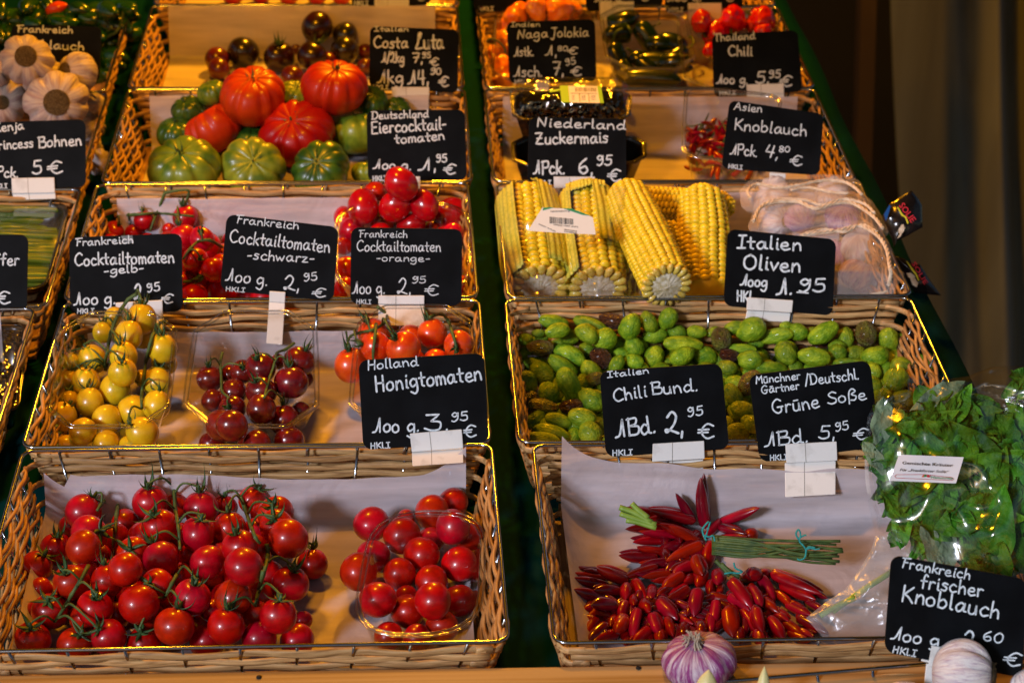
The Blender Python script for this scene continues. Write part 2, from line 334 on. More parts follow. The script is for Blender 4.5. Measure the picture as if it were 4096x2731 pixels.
def garlic_mat(name, a, b, bands=9.0, lo=0.45, hi=0.62, rough=0.42):
    m, t, P, N, K = nodes(name)
    tc = N('ShaderNodeTexCoord'); sx = N('ShaderNodeSeparateXYZ'); K(tc.outputs['Object'], sx.inputs[0])
    at = N('ShaderNodeMath'); at.operation = 'ARCTAN2'; K(sx.outputs[1], at.inputs[0]); K(sx.outputs[0], at.inputs[1])
    co = N('ShaderNodeMath'); co.operation = 'COSINE'; K(at.outputs[0], co.inputs[0]); si = N('ShaderNodeMath'); si.operation = 'SINE'; K(at.outputs[0], si.inputs[0])
    oi = N('ShaderNodeObjectInfo'); zz = N('ShaderNodeMath'); zz.operation = 'MULTIPLY_ADD'; zz.inputs[1].default_value = 0.22
    K(sx.outputs[2], zz.inputs[0]); K(oi.outputs['Random'], zz.inputs[2])
    cb = N('ShaderNodeCombineXYZ'); K(co.outputs[0], cb.inputs[0]); K(si.outputs[0], cb.inputs[1]); K(zz.outputs[0], cb.inputs[2])
    n = N('ShaderNodeTexNoise'); n.inputs['Scale'].default_value = bands; n.inputs['Detail'].default_value = 6; n.inputs['Roughness'].default_value = 0.65; K(cb.outputs[0], n.inputs['Vector'])
    r = N('ShaderNodeValToRGB'); r.color_ramp.elements[0].position = lo; r.color_ramp.elements[1].position = hi
    r.color_ramp.elements[0].color = (*a, 1); r.color_ramp.elements[1].color = (*b, 1); K(n.outputs[0], r.inputs[0]); K(r.outputs[0], P.inputs['Base Color'])
    bp = N('ShaderNodeBump'); bp.inputs['Strength'].default_value = 0.35; bp.inputs['Distance'].default_value = 0.03; K(n.outputs[0], bp.inputs['Height']); K(bp.outputs[0], P.inputs['Normal'])
    P.inputs['Roughness'].default_value = rough
    return m
M['garn'] = garlic_mat('netted_garlic', (0.84, 0.79, 0.76), (0.46, 0.32, 0.42), lo=0.44, hi=0.7)
M['garw'] = garlic_mat('white_garlic', (0.62, 0.54, 0.48), (0.36, 0.22, 0.24), lo=0.42, hi=0.68)
M['garp'] = garlic_mat('purple_garlic', (0.70, 0.60, 0.64), (0.26, 0.03, 0.19), bands=6, lo=0.34, hi=0.56, rough=0.35)
M['garv'] = garlic_mat('violet_garlic', (0.62, 0.44, 0.62), (0.30, 0.07, 0.36), bands=6, lo=0.4, hi=0.6)
def net_mat():
    m = bpy.data.materials.new('mesh_net'); m.use_nodes = True; t = m.node_tree; t.nodes.clear(); N = t.nodes.new; K = t.links.new
    out = N('ShaderNodeOutputMaterial'); uv = N('ShaderNodeTexCoord'); mp = N('ShaderNodeMapping'); mp.inputs['Scale'].default_value = (34, 34, 34); K(uv.outputs['UV'], mp.inputs[0])
    vo = N('ShaderNodeTexVoronoi'); vo.feature = 'DISTANCE_TO_EDGE'; vo.inputs['Scale'].default_value = 1; vo.inputs['Randomness'].default_value = 0.12; K(mp.outputs[0], vo.inputs[0])
    lt = N('ShaderNodeMath'); lt.operation = 'LESS_THAN'; lt.inputs[1].default_value = 0.07; K(vo.outputs[0], lt.inputs[0])
    df = N('ShaderNodeBsdfDiffuse'); df.inputs[0].default_value = (0.80, 0.70, 0.64, 1); tr = N('ShaderNodeBsdfTransparent'); mx = N('ShaderNodeMixShader')
    K(lt.outputs[0], mx.inputs[0]); K(tr.outputs[0], mx.inputs[1]); K(df.outputs[0], mx.inputs[2]); K(mx.outputs[0], out.inputs[0]); return m
M['net'] = net_mat()

# ------------------------------------------------------------------ the setting
YR = [1.676, 2.062, 2.427, 2.796, 3.162, 3.554, 3.93]      # front rims of rows 1..6 (index 0..5)
ZF = -0.088                                                 # basket floor (top of liner)
ZT = -0.100                                                 # table top
XE = 0.772                                                  # right edge of the covered table
def st(o, kind='structure'): o['kind'] = kind; return o
mb = MB()
n = 40
def gfn(u, v): return ML.inverted() @ Vector((-30 + 60*u, -30 + 60*v, 0))
mb.grid(gfn, 4, 4); st(mb.build('ground', M['ground'], origin=ML.inverted() @ Vector((0, 0, 0))))
# the sloping table top with its green cloth, hanging over the right side
mb = MB()
def tfn(u, v):
    y = 1.625 + 2.93*v; w = 3.2; s = u*w
    if s < 2.2: x = XE - 2.2 + s; z = ZT + 0.0012*math.sin(x*9+y*5)
    else:
        x = XE + 0.003*math.sin(y*11+s*3) + 0.010*(1-math.exp(-(s-2.2)*30)) + 0.012*(s-2.2)*math.sin(y*9); z = ZT - (s-2.2)
    return Vector((x, y, z))
mb.grid(tfn, 128, 90); t = mb.build('display_table_cloth', M['cloth'], origin=Vector((XE-0.5, 2.4, ZT)))
tag(t, 'dark green cloth covering the sloping stall table under all the baskets', 'table cloth')
# pine board along the front
rt = root('front_board', 'pale pine board along the front edge of the stall', 'board', Vector((0, 1.62, -0.10)))
YB = hitz(q('V', 600, 1539), -0.012).y
mb = MB(); mb.box((-0.1, YB-0.035, -0.072), (2.6, 0.070, 0.120)); b = mb.build('plank', M['pine'], rt, smooth=False)
bv = b.modifiers.new('edge', 'BEVEL'); bv.width = 0.003; bv.segments = 2
mb = MB()
for p in (q('31', 80, 1515), q('32', 1240, 1432)):
    P = hitz(p, -0.0115); mb.tube([P - Vector((0, 0, 0.002)), P + Vector((0, 0, 0.0006))], 0.0028, 10)
mb.build('nail_head', M['dark'], rt)
# street-side background, well behind on the right
def Wp(x, y, z): return ML.inverted() @ Vector((x, y, z))
mb = MB()
def dfn(u, v):
    x = 1.45 + 4.5*u; z = -0.0 + 4.4*v
    f = 0.09*math.sin(x*16 + 0.9*math.sin(z*0.9)) + 0.05*math.sin(x*37+1.9*z*0.4) + 0.10*math.sin(x*6+1) + 0.05*noise.noise(Vector((x*2, z*0.5, 3)))
    return Wp(x + 0.05*math.sin(z*1.3+x), 6.1 + f + 0.15*(x-2) + 2.2*max(0, 1.95-x), z)
mb.grid(dfn, 420, 24); tag(mb.build('tarpaulin_curtain', M['drape'], origin=Wp(3.5, 6.1, 0)), 'grey brown tarpaulin hanging in folds behind the stall', 'curtain')
mb = MB(); mb.box((0, 0, 0), (3.6, 0.08, 3.6)); mm = Matrix.Translation((0.1, 6.6, 1.8))
mb.v = [ML.inverted() @ (mm @ Vector(v)) for v in mb.v]
tag(mb.build('black_panel', M['dark'], smooth=False), 'plain black panel at the back of the stall beside the tarpaulin', 'partition')  # flat black box filling the background beside the tarpaulin
mb = MB(); a = q('03', 745, 0); 
for (x, w, y) in ((1.325, 0.045, 5.4),):
    mb.box((0, 0, 0), (w, 0.06, 2.3)); mb.v = [ML.inverted() @ (Matrix.Translation((x, y, 1.15)) @ Vector(v)) for v in mb.v]
tag(mb.build('wooden_post', M['tan'], smooth=False), 'narrow brown wooden post standing in the dark behind the table', 'post')
# unseen canopy added above the picture to block the sky; lamps hang below
rt = root('added_canopy', 'unseen grey canvas canopy added to block the sky, with two rear poles', 'canopy', Wp(0, 3.6, 2.8))
mb = MB(); mb.grid(lambda u, v: Wp(-3 + 6*u, 0.92 + 5.83*v, 2.95 + 0.5*math.sin(PI*v)*1.0), 10, 14); mb.build('canvas', M['canopy'], rt, solid=0.01)
mb = MB(); mb.grid(lambda u, v: Wp(-3 + 6*u, 0.92 + 0.015*math.sin(u*60), 2.95 - 1.06*v), 60, 3); mb.build('shade_valance', M['canopy'], rt, solid=0.004)  # unseen drop, added to keep the low sun off the back rows
for sx in (-2.9, 2.9):
    mb = MB(); mb.tube([Wp(sx, 6.7, 0), Wp(sx, 6.7, 2.95)], 0.025, 10); mb.build('pole', M['chrome'], rt)
for i, (lx, ly, lz, pw) in enumerate(LAMPS):
    L = bpy.data.lights.new('lamp', 'POINT'); L.energy = pw; L.color = (1.0, 0.37, 0.008); L.shadow_soft_size = 0.06
    lo = bpy.data.objects.new('lamp_bulb_light', L); COL.objects.link(lo); lo.location = (lx, ly, lz)
    rt = root('pendant_lamp', ['warm pendant lamp over the front rows of baskets', 'warm pendant lamp over the back rows of baskets'][i], 'lamp', Wp(lx, ly, lz+0.1), 'lamps under the canopy')
    mb = MB(); mb.grid(lambda u, v: Wp(lx + math.cos(2*PI*u)*(0.03+0.10*v), ly + math.sin(2*PI*u)*(0.03+0.10*v), lz + 0.16 - 0.10*v), 24, 4, True); mb.build('shade', M['lampm'], rt, solid=0.002)
    mb = MB(); mb.tube([Wp(lx, ly, lz+0.16), Wp(lx, ly, 3.1)], 0.004, 6); mb.build('cord', M['lampm'], rt)
# ------------------------------------------------------------------ wicker baskets
BW, BD, BH, TAP = 0.552, 0.356, 0.092, 0.024
NU, NS = 9, 6                      # uprights on long walls / on short walls
def basket_proto(seed):
    """meshes of one basket about its front-left rim corner; list of (part name, mesh)"""
    rnd = random.Random(seed); out = []
    cr = 0.014
    def rimp(inset, z):
        pts = []
        for (cx, cy, a0) in ((BW-cr-inset, cr+inset, -90), (BW-cr-inset, BD-cr-inset, 0), (cr+inset, BD-cr-inset, 90), (cr+inset, cr+inset, 180)):
            for k in range(5):
                a = math.radians(a0 + 90*k/4); pts.append(Vector((cx + cr*math.cos(a), cy + cr*math.sin(a), z)))
        return pts
    r = rimp(0, 0); r = r + [r[0], r[1]]
    mb = MB(); mb.tube(r, 0.0022, 8, cap=False); out.append(('wire_rim', mb.mesh('wire_rim', M['chrome'])))
    def wall(i):   # start, end, inward direction, nominal length
        return [(Vector((0.012, 0, 0)), Vector((BW-0.012, 0, 0)), Vector((0, 1, 0))), (Vector((BW, 0.012, 0)), Vector((BW, BD-0.012, 0)), Vector((-1, 0, 0))),
                (Vector((BW-0.012, BD, 0)), Vector((0.012, BD, 0)), Vector((0, -1, 0))), (Vector((0, BD-0.012, 0)), Vector((0, 0.012, 0)), Vector((1, 0, 0)))][i]
    for i in range(4):
        a, b, inw = wall(i); n = NU if i % 2 == 0 else NS
        sides = i % 2 == 1
        def P(s, h, off):
            # tapered wall point
            e = TAP*h/BH; p = a.lerp(b, s); c = (a+b)/2; d = (b-a).normalized()
            p = p - d*((p-c).dot(d))*(e*2/(b-a).length) + inw*(e + off) + Vector((0, 0, -h))
            return p
        um = None
        for k in range(n):
            s = (k+0.5)/n; mb = MB(); mb.tube([P(s, -0.001, 0.0), P(s, BH*0.5, 0.0), P(s, BH, 0.0)], 0.0017, 5); out.append(('wire_upright', mb.mesh('wire_upright', M['chrome'])))
        rows = 8 if not sides else 7
        pitch = (BH-0.010)/rows
        for j in range(rows):
            h = 0.008 + pitch*(j+0.5); ph = (j % 2)*PI; pts = []; rad = []; m = n*4
            if rnd.random() < 0.35: ph += PI          # weaver's irregularity
            w0 = (0.0049 if not sides else 0.0031)*rnd.uniform(0.85, 1.15)
            f1, f2 = rnd.uniform(2, 5), rnd.uniform(5, 9); p1, p2 = rnd.uniform(0, 6), rnd.uniform(0, 6)
            for k in range(m+1):
                s = k/m; wav = math.sin(PI*n*s + ph)
                dz = (0.0012 if not sides else 0.0020)*(math.sin(f1*s*3+p1) + 0.8*math.sin(f2*s*3+p2)) + (0.0014 if not sides else 0.0020)*math.cos(PI*n*s + ph)
                e = min(1.0, min(s, 1-s)*8)
                pts.append(P(s, h + dz*e, 0.0034*wav*(0.6 if not sides else 1.15))); rad.append(w0*(1 + 0.12*math.sin(s*17+p1)))
            mb = MB(); mb.tube(pts, rad, 6, up=(0, 0, 1), flat=0.42 if not sides else 0.75)
            out.append(('cane_strand', mb.mesh('cane_strand', M['cane'] if not sides else M['cane2'])))
            dr = rnd.choice((4, 5, 7))
            if sides:                                  # a second loose thin cane that drifts across its neighbour
                pts = [P(k/m, h + pitch*0.45*math.sin(p2 + k/m*dr) + 0.001*math.cos(PI*n*k/m+ph+PI), 0.0040*math.sin(PI*n*k/m + ph + PI)) for k in range(m+1)]
                mb = MB(); mb.tube(pts, 0.0024, 5, up=(0, 0, 1)); out.append(('cane_strand', mb.mesh('cane_strand', M['cane2'])))
    # corner wraps
    for (x, y) in ((0, 0), (BW, 0), (BW, BD), (0, BD)):
        sx = 1 if x == 0 else -1; sy = 1 if y == 0 else -1
        for h in (0.012, 0.034, 0.056, 0.078):
            e = TAP*h/BH; mb = MB()
            mb.tube(smoothpoly([Vector((x+sx*(0.03+e), y+sy*(e-0.001), -h)), Vector((x+sx*(0.006+e), y+sy*(0.006+e), -h-0.004)), Vector((x+sx*(e-0.001), y+sy*(0.03+e), -h))], 4), 0.0045, 6, flat=0.5, up=(0, 0, 1))
            out.append(('corner_wrap', mb.mesh('corner_wrap', M['cane'])))
    mb = MB(); mb.box((BW/2, BD/2, -BH-0.001), (BW-2*TAP, BD-2*TAP, 0.004)); out.append(('base_panel', mb.mesh('base_panel', M['cane2'], smooth=False)))
    return out
PROTOS = [basket_proto(3), basket_proto(11)]
X1, X2, XL = -0.450, 0.1375, -1.052
BASK = {}
def basket(x, y, z, rz, label, group='wicker display baskets on the sloping stall', which=0, dep=None):
    r = root('wicker_basket', label, 'basket', Vector((x, y, z - BH)), group)
    MM = Matrix.Translation((x, y, z)) @ Matrix.Rotation(rz, 4, 'Z') @ Matrix.Diagonal((1, (dep or BD)/BD, 1, 1))
    for nm, me in PROTOS[which]: inst(nm, me, MM, r)
    return MM
names = {1: ('red vine tomatoes at the front left', 'chili bunches and herb bag at the front'), 2: ('yellow, dark and orange tomatoes in three clear cups', 'small green olives'),
         3: ('red cocktail tomatoes and plum tomatoes', 'sweetcorn and netted garlic'), 4: ('red and green beefsteak tomatoes', 'black punnet and thin red chilis'),
         5: ('black tomatoes on paper', 'orange and red habaneros and green chilis'), 6: ('red fruit at the top edge, left of centre', 'cards hanging over it at the top edge')}
for k in range(1, 7):
    y = YR[k-1] + 0.004
    dp = YR[k]-YR[k-1]-0.007
    BASK[(1, k)] = basket(X1 + (0.004, 0, -0.002, 0.002, 0, 0.002)[k-1], y, 0, math.radians((0.35, 0, 0.3, 0, 0, 0)[k-1]), 'wicker basket with chrome rim holding ' + names[k][0], which=k % 2, dep=dp)
    BASK[(2, k)] = basket(X2 + (0.016, 0, 0.004, 0.0, 0.002, 0)[k-1], y, 0, 0, 'wicker basket with chrome rim ' + ('under the ' if k == 6 else 'holding ') + names[k][1], which=(k+1) % 2, dep=dp)
lnames = {2: 'dark tray at the left edge', 3: 'film wrapped pale green pods at the left edge', 4: 'white garlic bulbs at the left edge', 5: 'dark green peppers at the top left'}
for k in range(2, 6):
    BASK[(0, k)] = basket(XL + (0, 0, 0.012, 0.006, 0.0, 0.0)[k-1] + 0.013, YR[k-1] - 0.012, 0, 0, 'wicker basket with chrome rim holding ' + lnames[k], which=k % 2, dep=YR[k]-YR[k-1]-0.007)
# the basket in front of the board, bottom right
fa, fb = hitz(q('33', 180, 1520), -0.004), hitz(q('33', 1500, 1405), -0.004); fr_ = math.atan2(fb.y-fa.y, fb.x-fa.x); f0 = fa - Vector((math.cos(fr_), math.sin(fr_), 0))*0.11 - Vector((-math.sin(fr_), math.cos(fr_), 0))*BD
MF = basket(f0.x, f0.y, -0.004, fr_, 'wicker basket of garlic in front of the pine board at bottom right', which=0)

# ------------------------------------------------------------------ liner paper
def liner(col, row, label, x0=0.03, x1=None, up=0.055, y0=0.03, fx=None, side=0.0, upfn=None, seed=0, sideL=0.0):
    MM = BASK[(col, row)]; x1 = BW-0.03 if x1 is None else x1; mb = MB()
    flo = BD - TAP - 0.018 - y0; 
    def fn(u, v):
        x = x0 + (x1-x0)*u; uh = (upfn(u) if upfn else up); tot = flo + 0.015 + uh; s = v*tot
        nz = noise.noise(Vector((x*9+seed, s*9, seed))); n2 = noise.noise(Vector((x*30+seed, s*25, seed+5)))
        if s < flo: y = y0 + s; z = ZF - 0.001 + 0.0045*max(0, nz) + 0.001*n2
        elif s < flo + 0.015:
            a = (s-flo)/0.015*PI/2; y = y0 + flo + 0.010*math.sin(a); z = ZF + 0.010*(1-math.cos(a))
        else:
            hgt = s-flo-0.015; y = y0 + flo + 0.010 + hgt*0.24 - 0.001 - 0.0025*max(0, nz)*(hgt/0.03) ; z = ZF + 0.010 + hgt + 0.0015*n2
        # curl against the side walls
        if side and u > 0.9: w = (u-0.9)/0.1; z += side*w*w*(1-0.5*v); x -= 0.4*side*w*w
        if sideL and u < 0.1: w = (0.1-u)/0.1; z += sideL*w*w; x += 0.15*sideL*w*w
        return MM @ Vector((x, y, z))
    mb.grid(fn, 60, 50)
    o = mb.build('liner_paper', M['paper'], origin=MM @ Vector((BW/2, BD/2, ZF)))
    tag(o, label, 'paper', 'paper sheets lining the baskets')
    return o
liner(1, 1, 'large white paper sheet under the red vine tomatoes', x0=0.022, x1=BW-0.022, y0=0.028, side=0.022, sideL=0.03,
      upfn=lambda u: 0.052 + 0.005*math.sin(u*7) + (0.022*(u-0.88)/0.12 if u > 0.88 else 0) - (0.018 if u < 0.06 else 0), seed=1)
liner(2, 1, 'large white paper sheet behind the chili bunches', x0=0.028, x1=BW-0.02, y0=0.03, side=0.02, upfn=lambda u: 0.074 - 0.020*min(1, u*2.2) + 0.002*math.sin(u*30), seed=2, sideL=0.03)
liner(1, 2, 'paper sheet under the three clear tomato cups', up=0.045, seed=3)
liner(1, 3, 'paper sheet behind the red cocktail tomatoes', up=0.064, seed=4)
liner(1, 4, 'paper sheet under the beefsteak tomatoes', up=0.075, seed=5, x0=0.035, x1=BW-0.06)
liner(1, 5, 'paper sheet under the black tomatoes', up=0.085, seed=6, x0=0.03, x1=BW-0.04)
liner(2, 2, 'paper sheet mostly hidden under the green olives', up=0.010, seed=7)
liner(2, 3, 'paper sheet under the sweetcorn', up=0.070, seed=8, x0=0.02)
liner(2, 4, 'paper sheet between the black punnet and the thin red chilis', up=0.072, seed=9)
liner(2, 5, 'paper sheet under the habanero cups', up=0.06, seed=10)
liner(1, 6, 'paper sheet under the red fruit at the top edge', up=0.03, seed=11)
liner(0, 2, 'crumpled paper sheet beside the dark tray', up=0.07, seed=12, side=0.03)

# ------------------------------------------------------------------ handwriting
G = {
'A':(60,"!0,0 30,100 58,0;!12,38 48,38"),'B':(56,"!8,0 8,98;0,92 45,95 42,62 12,54;12,54 56,46 50,6 6,2"),'C':(62,"58,84 38,100 10,74 6,32 28,0 60,12"),
'D':(66,"!10,0 10,98;0,98 44,94 62,50 44,8 2,0"),'E':(54,"!50,98 8,98 8,0 52,2;!8,52 42,54"),'F':(52,"!0,92 56,98;!18,94 14,0;!14,52 42,54"),
'G':(66,"56,86 34,100 8,72 6,28 30,0 52,12 54,42;!32,42 64,44"),'H':(58,"!8,100 8,0;!50,100 50,0;!8,52 50,54"),'I':(42,"!4,96 40,98;!22,98 22,0;!2,0 40,2"),
'J':(48,"!4,96 50,98;32,98 30,20 18,-24 0,-12"),'K':(56,"!8,100 8,0;!52,96 12,46;12,46 32,34 56,0"),'L':(56,"34,66 46,98 30,96 22,40 6,6 22,2 56,6"),
'M':(66,"!4,0 12,98 32,40 56,98 62,0"),'N':(58,"!4,0 10,98 46,4 54,98"),'O':(66,"34,100 8,74 8,24 34,0 60,26 58,76 34,100"),
'P':(52,"!8,0 8,98;0,92 46,98 48,56 10,48"),'S':(54,"50,88 28,100 8,80 22,56 46,40 48,12 24,0 2,12"),'T':(60,"!0,96 60,98;32,98 30,30 36,0"),'Z':(56,"!4,94 50,98 4,4 56,4;!12,50 46,52"),
'a':(54,"40,48 22,56 4,30 14,2 32,12 42,50;!42,54 42,8 54,6"),'b':(48,"!6,100 6,4;6,38 28,56 44,30 30,2 6,6"),'c':(44,"40,46 22,56 4,28 18,0 44,8"),
'd':(54,"40,46 22,56 4,28 16,0 38,14;!43,100 42,6 54,4"),'e':(46,"6,28 36,32 32,54 12,50 4,22 20,0 46,8"),'f':(38,"40,90 26,100 18,70 16,0;!2,52 36,54"),
'g':(50,"40,48 22,56 4,32 16,6 38,20;42,54 44,-10 28,-38 4,-26"),'h':(46,"!6,100 6,0;6,30 24,54 38,40 42,2"),'i':(20,"!10,54 10,4 18,2;!10,76 12,82"),
'j':(20,"14,54 14,-20 2,-32;!14,76 15,80"),'k':(42,"!6,100 6,0;!38,54 8,26;!14,32 42,0"),'l':(20,"!8,100 8,6 18,2"),
'm':(60,"!4,54 6,0;6,34 18,56 30,40 30,2;30,36 42,56 54,40 56,2"),'n':(46,"!4,54 6,0;6,34 22,56 36,42 42,2"),'o':(46,"22,56 4,38 6,10 22,0 40,14 38,44 22,56"),
'p':(48,"!6,54 6,-36;6,40 26,56 42,30 26,2 6,10"),'r':(36,"!5,54 6,0;6,34 18,54 34,50"),'s':(40,"36,50 18,56 8,42 32,24 24,2 2,6"),'t':(34,"!16,88 16,8 28,2;!0,54 36,56"),
'u':(46,"5,54 6,12 20,0 36,12 38,54;!38,54 42,2"),'v':(40,"!2,54 18,2 38,54"),'w':(60,"!2,54 14,2 28,44 42,2 58,54"),'z':(42,"!4,52 36,54 4,2 42,4"),
'ä':(54,"40,48 22,56 4,30 14,2 32,12 42,50;!42,54 42,8 54,6;!10,74 34,76"),'ü':(46,"5,54 6,12 20,0 36,12 38,54;!38,54 42,2;!10,74 34,76"),
'ß':(52,"8,-24 8,70 26,100 44,78 22,54 48,34 40,4 18,6"),'0':(46,"24,98 4,66 6,20 24,0 42,24 42,76 24,98"),
'1':(54,"0,2 22,16 42,98;!42,98 44,4"),'2':(54,"6,74 24,100 42,80 34,40 8,4 2,16 20,14 54,0"),'3':(50,"!6,96 44,98 20,58;20,58 46,50 44,10 22,0 0,14"),
'4':(48,"!14,98 4,36 46,38;!38,98 34,-8"),'5':(48,"!46,98 14,96 10,56;10,56 40,56 42,14 18,0 0,12"),'6':(46,"38,96 10,60 6,20 24,0 42,20 32,46 8,32"),
'7':(46,"!2,94 44,98 20,0;!10,50 40,52"),'8':(46,"24,52 6,76 24,100 42,76 24,52 4,24 24,0 44,24 24,52"),'9':(48,"40,78 22,98 6,74 22,52 40,74;42,94 40,30 20,0 4,8"),
'€':(62,"60,86 38,100 18,70 16,30 34,0 60,14;!2,60 42,62;!0,40 38,42"),',':(12,"!8,8 5,-20"),'.':(12,"!5,0 8,5"),'/':(36,"!2,-10 32,106"),'-':(34,"!4,34 30,37"),
'_':(60,"!0,-10 60,-8"),'l.':(10,"!5,0 8,5"),' ':(26,"")}
GAP = 9
def glyph_lines(text, rnd):
    """strokes of a line of handwriting in a box of cap height 100; returns strokes and width"""
    x = 0; out = []
    for ch in text:
        w, s = G[ch]; jx, jy, sl = rnd.uniform(-1.5, 1.5), rnd.uniform(-3, 3), rnd.uniform(-0.03, 0.07)
        for st_ in [t for t in s.split(';') if t]:
            sharp = st_[0] == '!'; pts = [tuple(map(float, p.split(','))) for p in st_.lstrip('!').split()]
            pts = [Vector((x + px + sl*py + jx, py + jy, 0)) for px, py in pts]
            if not sharp or len(pts) > 2: pts = smoothpoly(pts, 5) if not sharp else [a.lerp(b, k/3) for a, b in zip(pts, pts[1:]) for k in range(3)] + [pts[-1]]
            out.append([(p.x, p.y) for p in pts])
        x += w + GAP
    return out, x - GAP
def ribbon(pts, w, rnd):
    """flat pen stroke with round ends -> verts (2D), faces"""
    n = len(pts); vs = []; fs = []
    P = [Vector((a, b)) for a, b in pts]
    d0 = (P[1]-P[0]).normalized() if (P[1]-P[0]).length > 1e-6 else Vector((1, 0)); d1 = (P[-1]-P[-2]).normalized() if (P[-1]-P[-2]).length > 1e-6 else Vector((1, 0))
    P = [P[0]-d0*w*0.45] + P + [P[-1]+d1*w*0.45]; ww = [0.45] + [rnd.uniform(0.88, 1.08) for _ in range(n)] + [0.5]
    for i, p in enumerate(P):
        t = P[min(i+1, len(P)-1)] - P[max(i-1, 0)]
        if t.length < 1e-6: t = Vector((1, 0))
        t.normalize(); nn = Vector((-t.y, t.x)); vs += [p + nn*w*ww[i]/2, p - nn*w*ww[i]/2]
    for i in range(len(P)-1): fs.append((2*i, 2*i+1, 2*i+3, 2*i+2))
    return vs, fs

SUP = Vector((0, math.sin(SLOPE), math.cos(SLOPE)))       # world up in L
def sign(label, ya, quad, texts, clips=(), lean=0.0, thin=1.0, yawdeg=0.0, smudges=(), za=0.0, name='price_sign', zoff=0.0):
    """quad: region + 4 corners (TL TR BR BL); board stands upright at slope position ya"""
    rnd = random.Random(label)
    up = Vector((0, math.sin(SLOPE+lean), math.cos(SLOPE+lean))); n = Vector((math.sin(math.radians(yawdeg)), -math.cos(SLOPE+lean), math.sin(SLOPE+lean))).normalized()
    P0 = Vector((0, ya, za)); reg = quad[0]; c = [q(reg, *p) for p in quad[1]]
    base = (Vector(c[2]) + Vector(c[3]))/2; O = hitp(base, P0, n)
    P0 = O
    rt = root(name, label, 'price sign', O, 'black handwritten price signs')
    def on(p, off): return hitp(p, P0 + n*off, n)
    # rounded outline in picture space, bilinear over the quad
    T = []
    r = 0.075; ar = 1.43
    for (cx, cy, a0) in ((1-r, r*ar, -90), (1-r, 1-r*ar, 0), (r, 1-r*ar, 90), (r, r*ar, 180)):
        for k in range(7):
            a = math.radians(a0+15*k); T.append((cx + r*math.cos(a), cy + r*ar*math.sin(a)))
    def bil(s, t): 
        a = Vector(c[0]).lerp(Vector(c[1]), s); b = Vector(c[3]).lerp(Vector(c[2]), s); return a.lerp(b, t)
    fr = [on(bil(s, t), 0.0) for s, t in T]; bk = [p - n*0.0022 for p in fr]; m = len(fr)
    mb = MB(); mb.add(fr + bk, [tuple(range(m))[::-1], tuple(range(m, 2*m))] + [(i, (i+1) % m, m+(i+1) % m, m+i) for i in range(m)])
    bo = mb.build('board', M['board'], rt, smooth=False)
    for tx in texts:
        txt, tr_, x0, y0, x1, y1, h = tx[:7]; wt = tx[7] if len(tx) > 7 else 1.0
        a = Vector(q(tr_, x0, y0)); b = Vector(q(tr_, x1, y1)); hh = h*k_of(tr_)
        lines, wdt = glyph_lines(txt, rnd); e = (b-a); ex = e/wdt; ey = Vector((e.y, -e.x)).normalized()*hh/100
        slant = 0.0; sw = (3.0 + 0.070*hh)*wt*thin*1.06
        mb = MB()
        for ln in lines:
            pp = [tuple(a + ex*px + ey*py) for px, py in ln]
            vs, fs = ribbon(pp, sw, rnd); mb.add([on(v, 0.0004) for v in vs], fs)
        mb.build('lettering', M['chalk'], rt, smooth=False)
    for (sr, qd) in smudges:
        pp = [on(q(sr, *p), 0.0002) for p in qd]; mb = MB(); mb.add(pp, [(0, 1, 2, 3)]); mb.build('smudge', M['smudge'], rt, smooth=False)
    for ci, cl in enumerate(clips):
        cr_, qd, dz = cl[:3]; pp = [on(q(cr_, *p), 0.0035+dz) for p in qd]
        if len(cl) > 3:            # the plate hangs down along the sloping back wall of the basket in front
            n2 = Vector((0, -1, 0.27)).normalized(); P2 = Vector((0, ya-0.040, -0.03)); pp[2:] = [hitp(q(cr_, *p), P2, n2) for p in qd[2:]]
        bb = [p - n*0.0028 for p in pp]
        mb = MB(); mb.add(pp+bb, [(0,1,2,3)[::-1],(4,5,6,7),(0,1,5,4),(1,2,6,5),(2,3,7,6),(3,0,4,7)]); o = mb.build('holder_clip', M['clip'], rt, smooth=False)
        bv = o.modifiers.new('edge', 'BEVEL'); bv.width = 0.0006; bv.segments = 1
        if (pp[1]-pp[0]).length > 0.03:
            s = 0.38; mb = MB(); a = pp[0].lerp(pp[1], s)+n*0.0003; b = pp[3].lerp(pp[2], s)+n*0.0003; d = (pp[1]-pp[0]).normalized()*0.0003
            mb.add([a-d, a+d, b+d, b-d], [(0,1,2,3)]); mb.build('seam', M['clipline'], rt, smooth=False)
    return rt
HK = 'HKl.I'
R1, R2, R3, R4, R5, R6 = [y-0.006 for y in YR[:6]]
sign('black card reading Holland Honigtomaten, 100 g 3,95, before the orange tomatoes', R2, ('21', [(970,205),(2095,138),(2145,935),(1015,1005)]),
 [('Holland','21',1050,290,1510,250,85),('Honigtomaten','21',1125,485,2080,380,140),('1oo g.','21',1100,850,1510,840,130),('3,','21',1565,835,1780,830,145),('95','21',1805,750,1955,740,80),('€','21',1912,890,2032,882,105),(HK,'21',1080,995,1255,985,52)],
 [('21',[(1432,860),(1898,822),(1912,990),(1450,1025)],0.0004),('21',[(1450,1026),(1912,992),(1912,1120),(1456,1150)],-0.0016,1)])
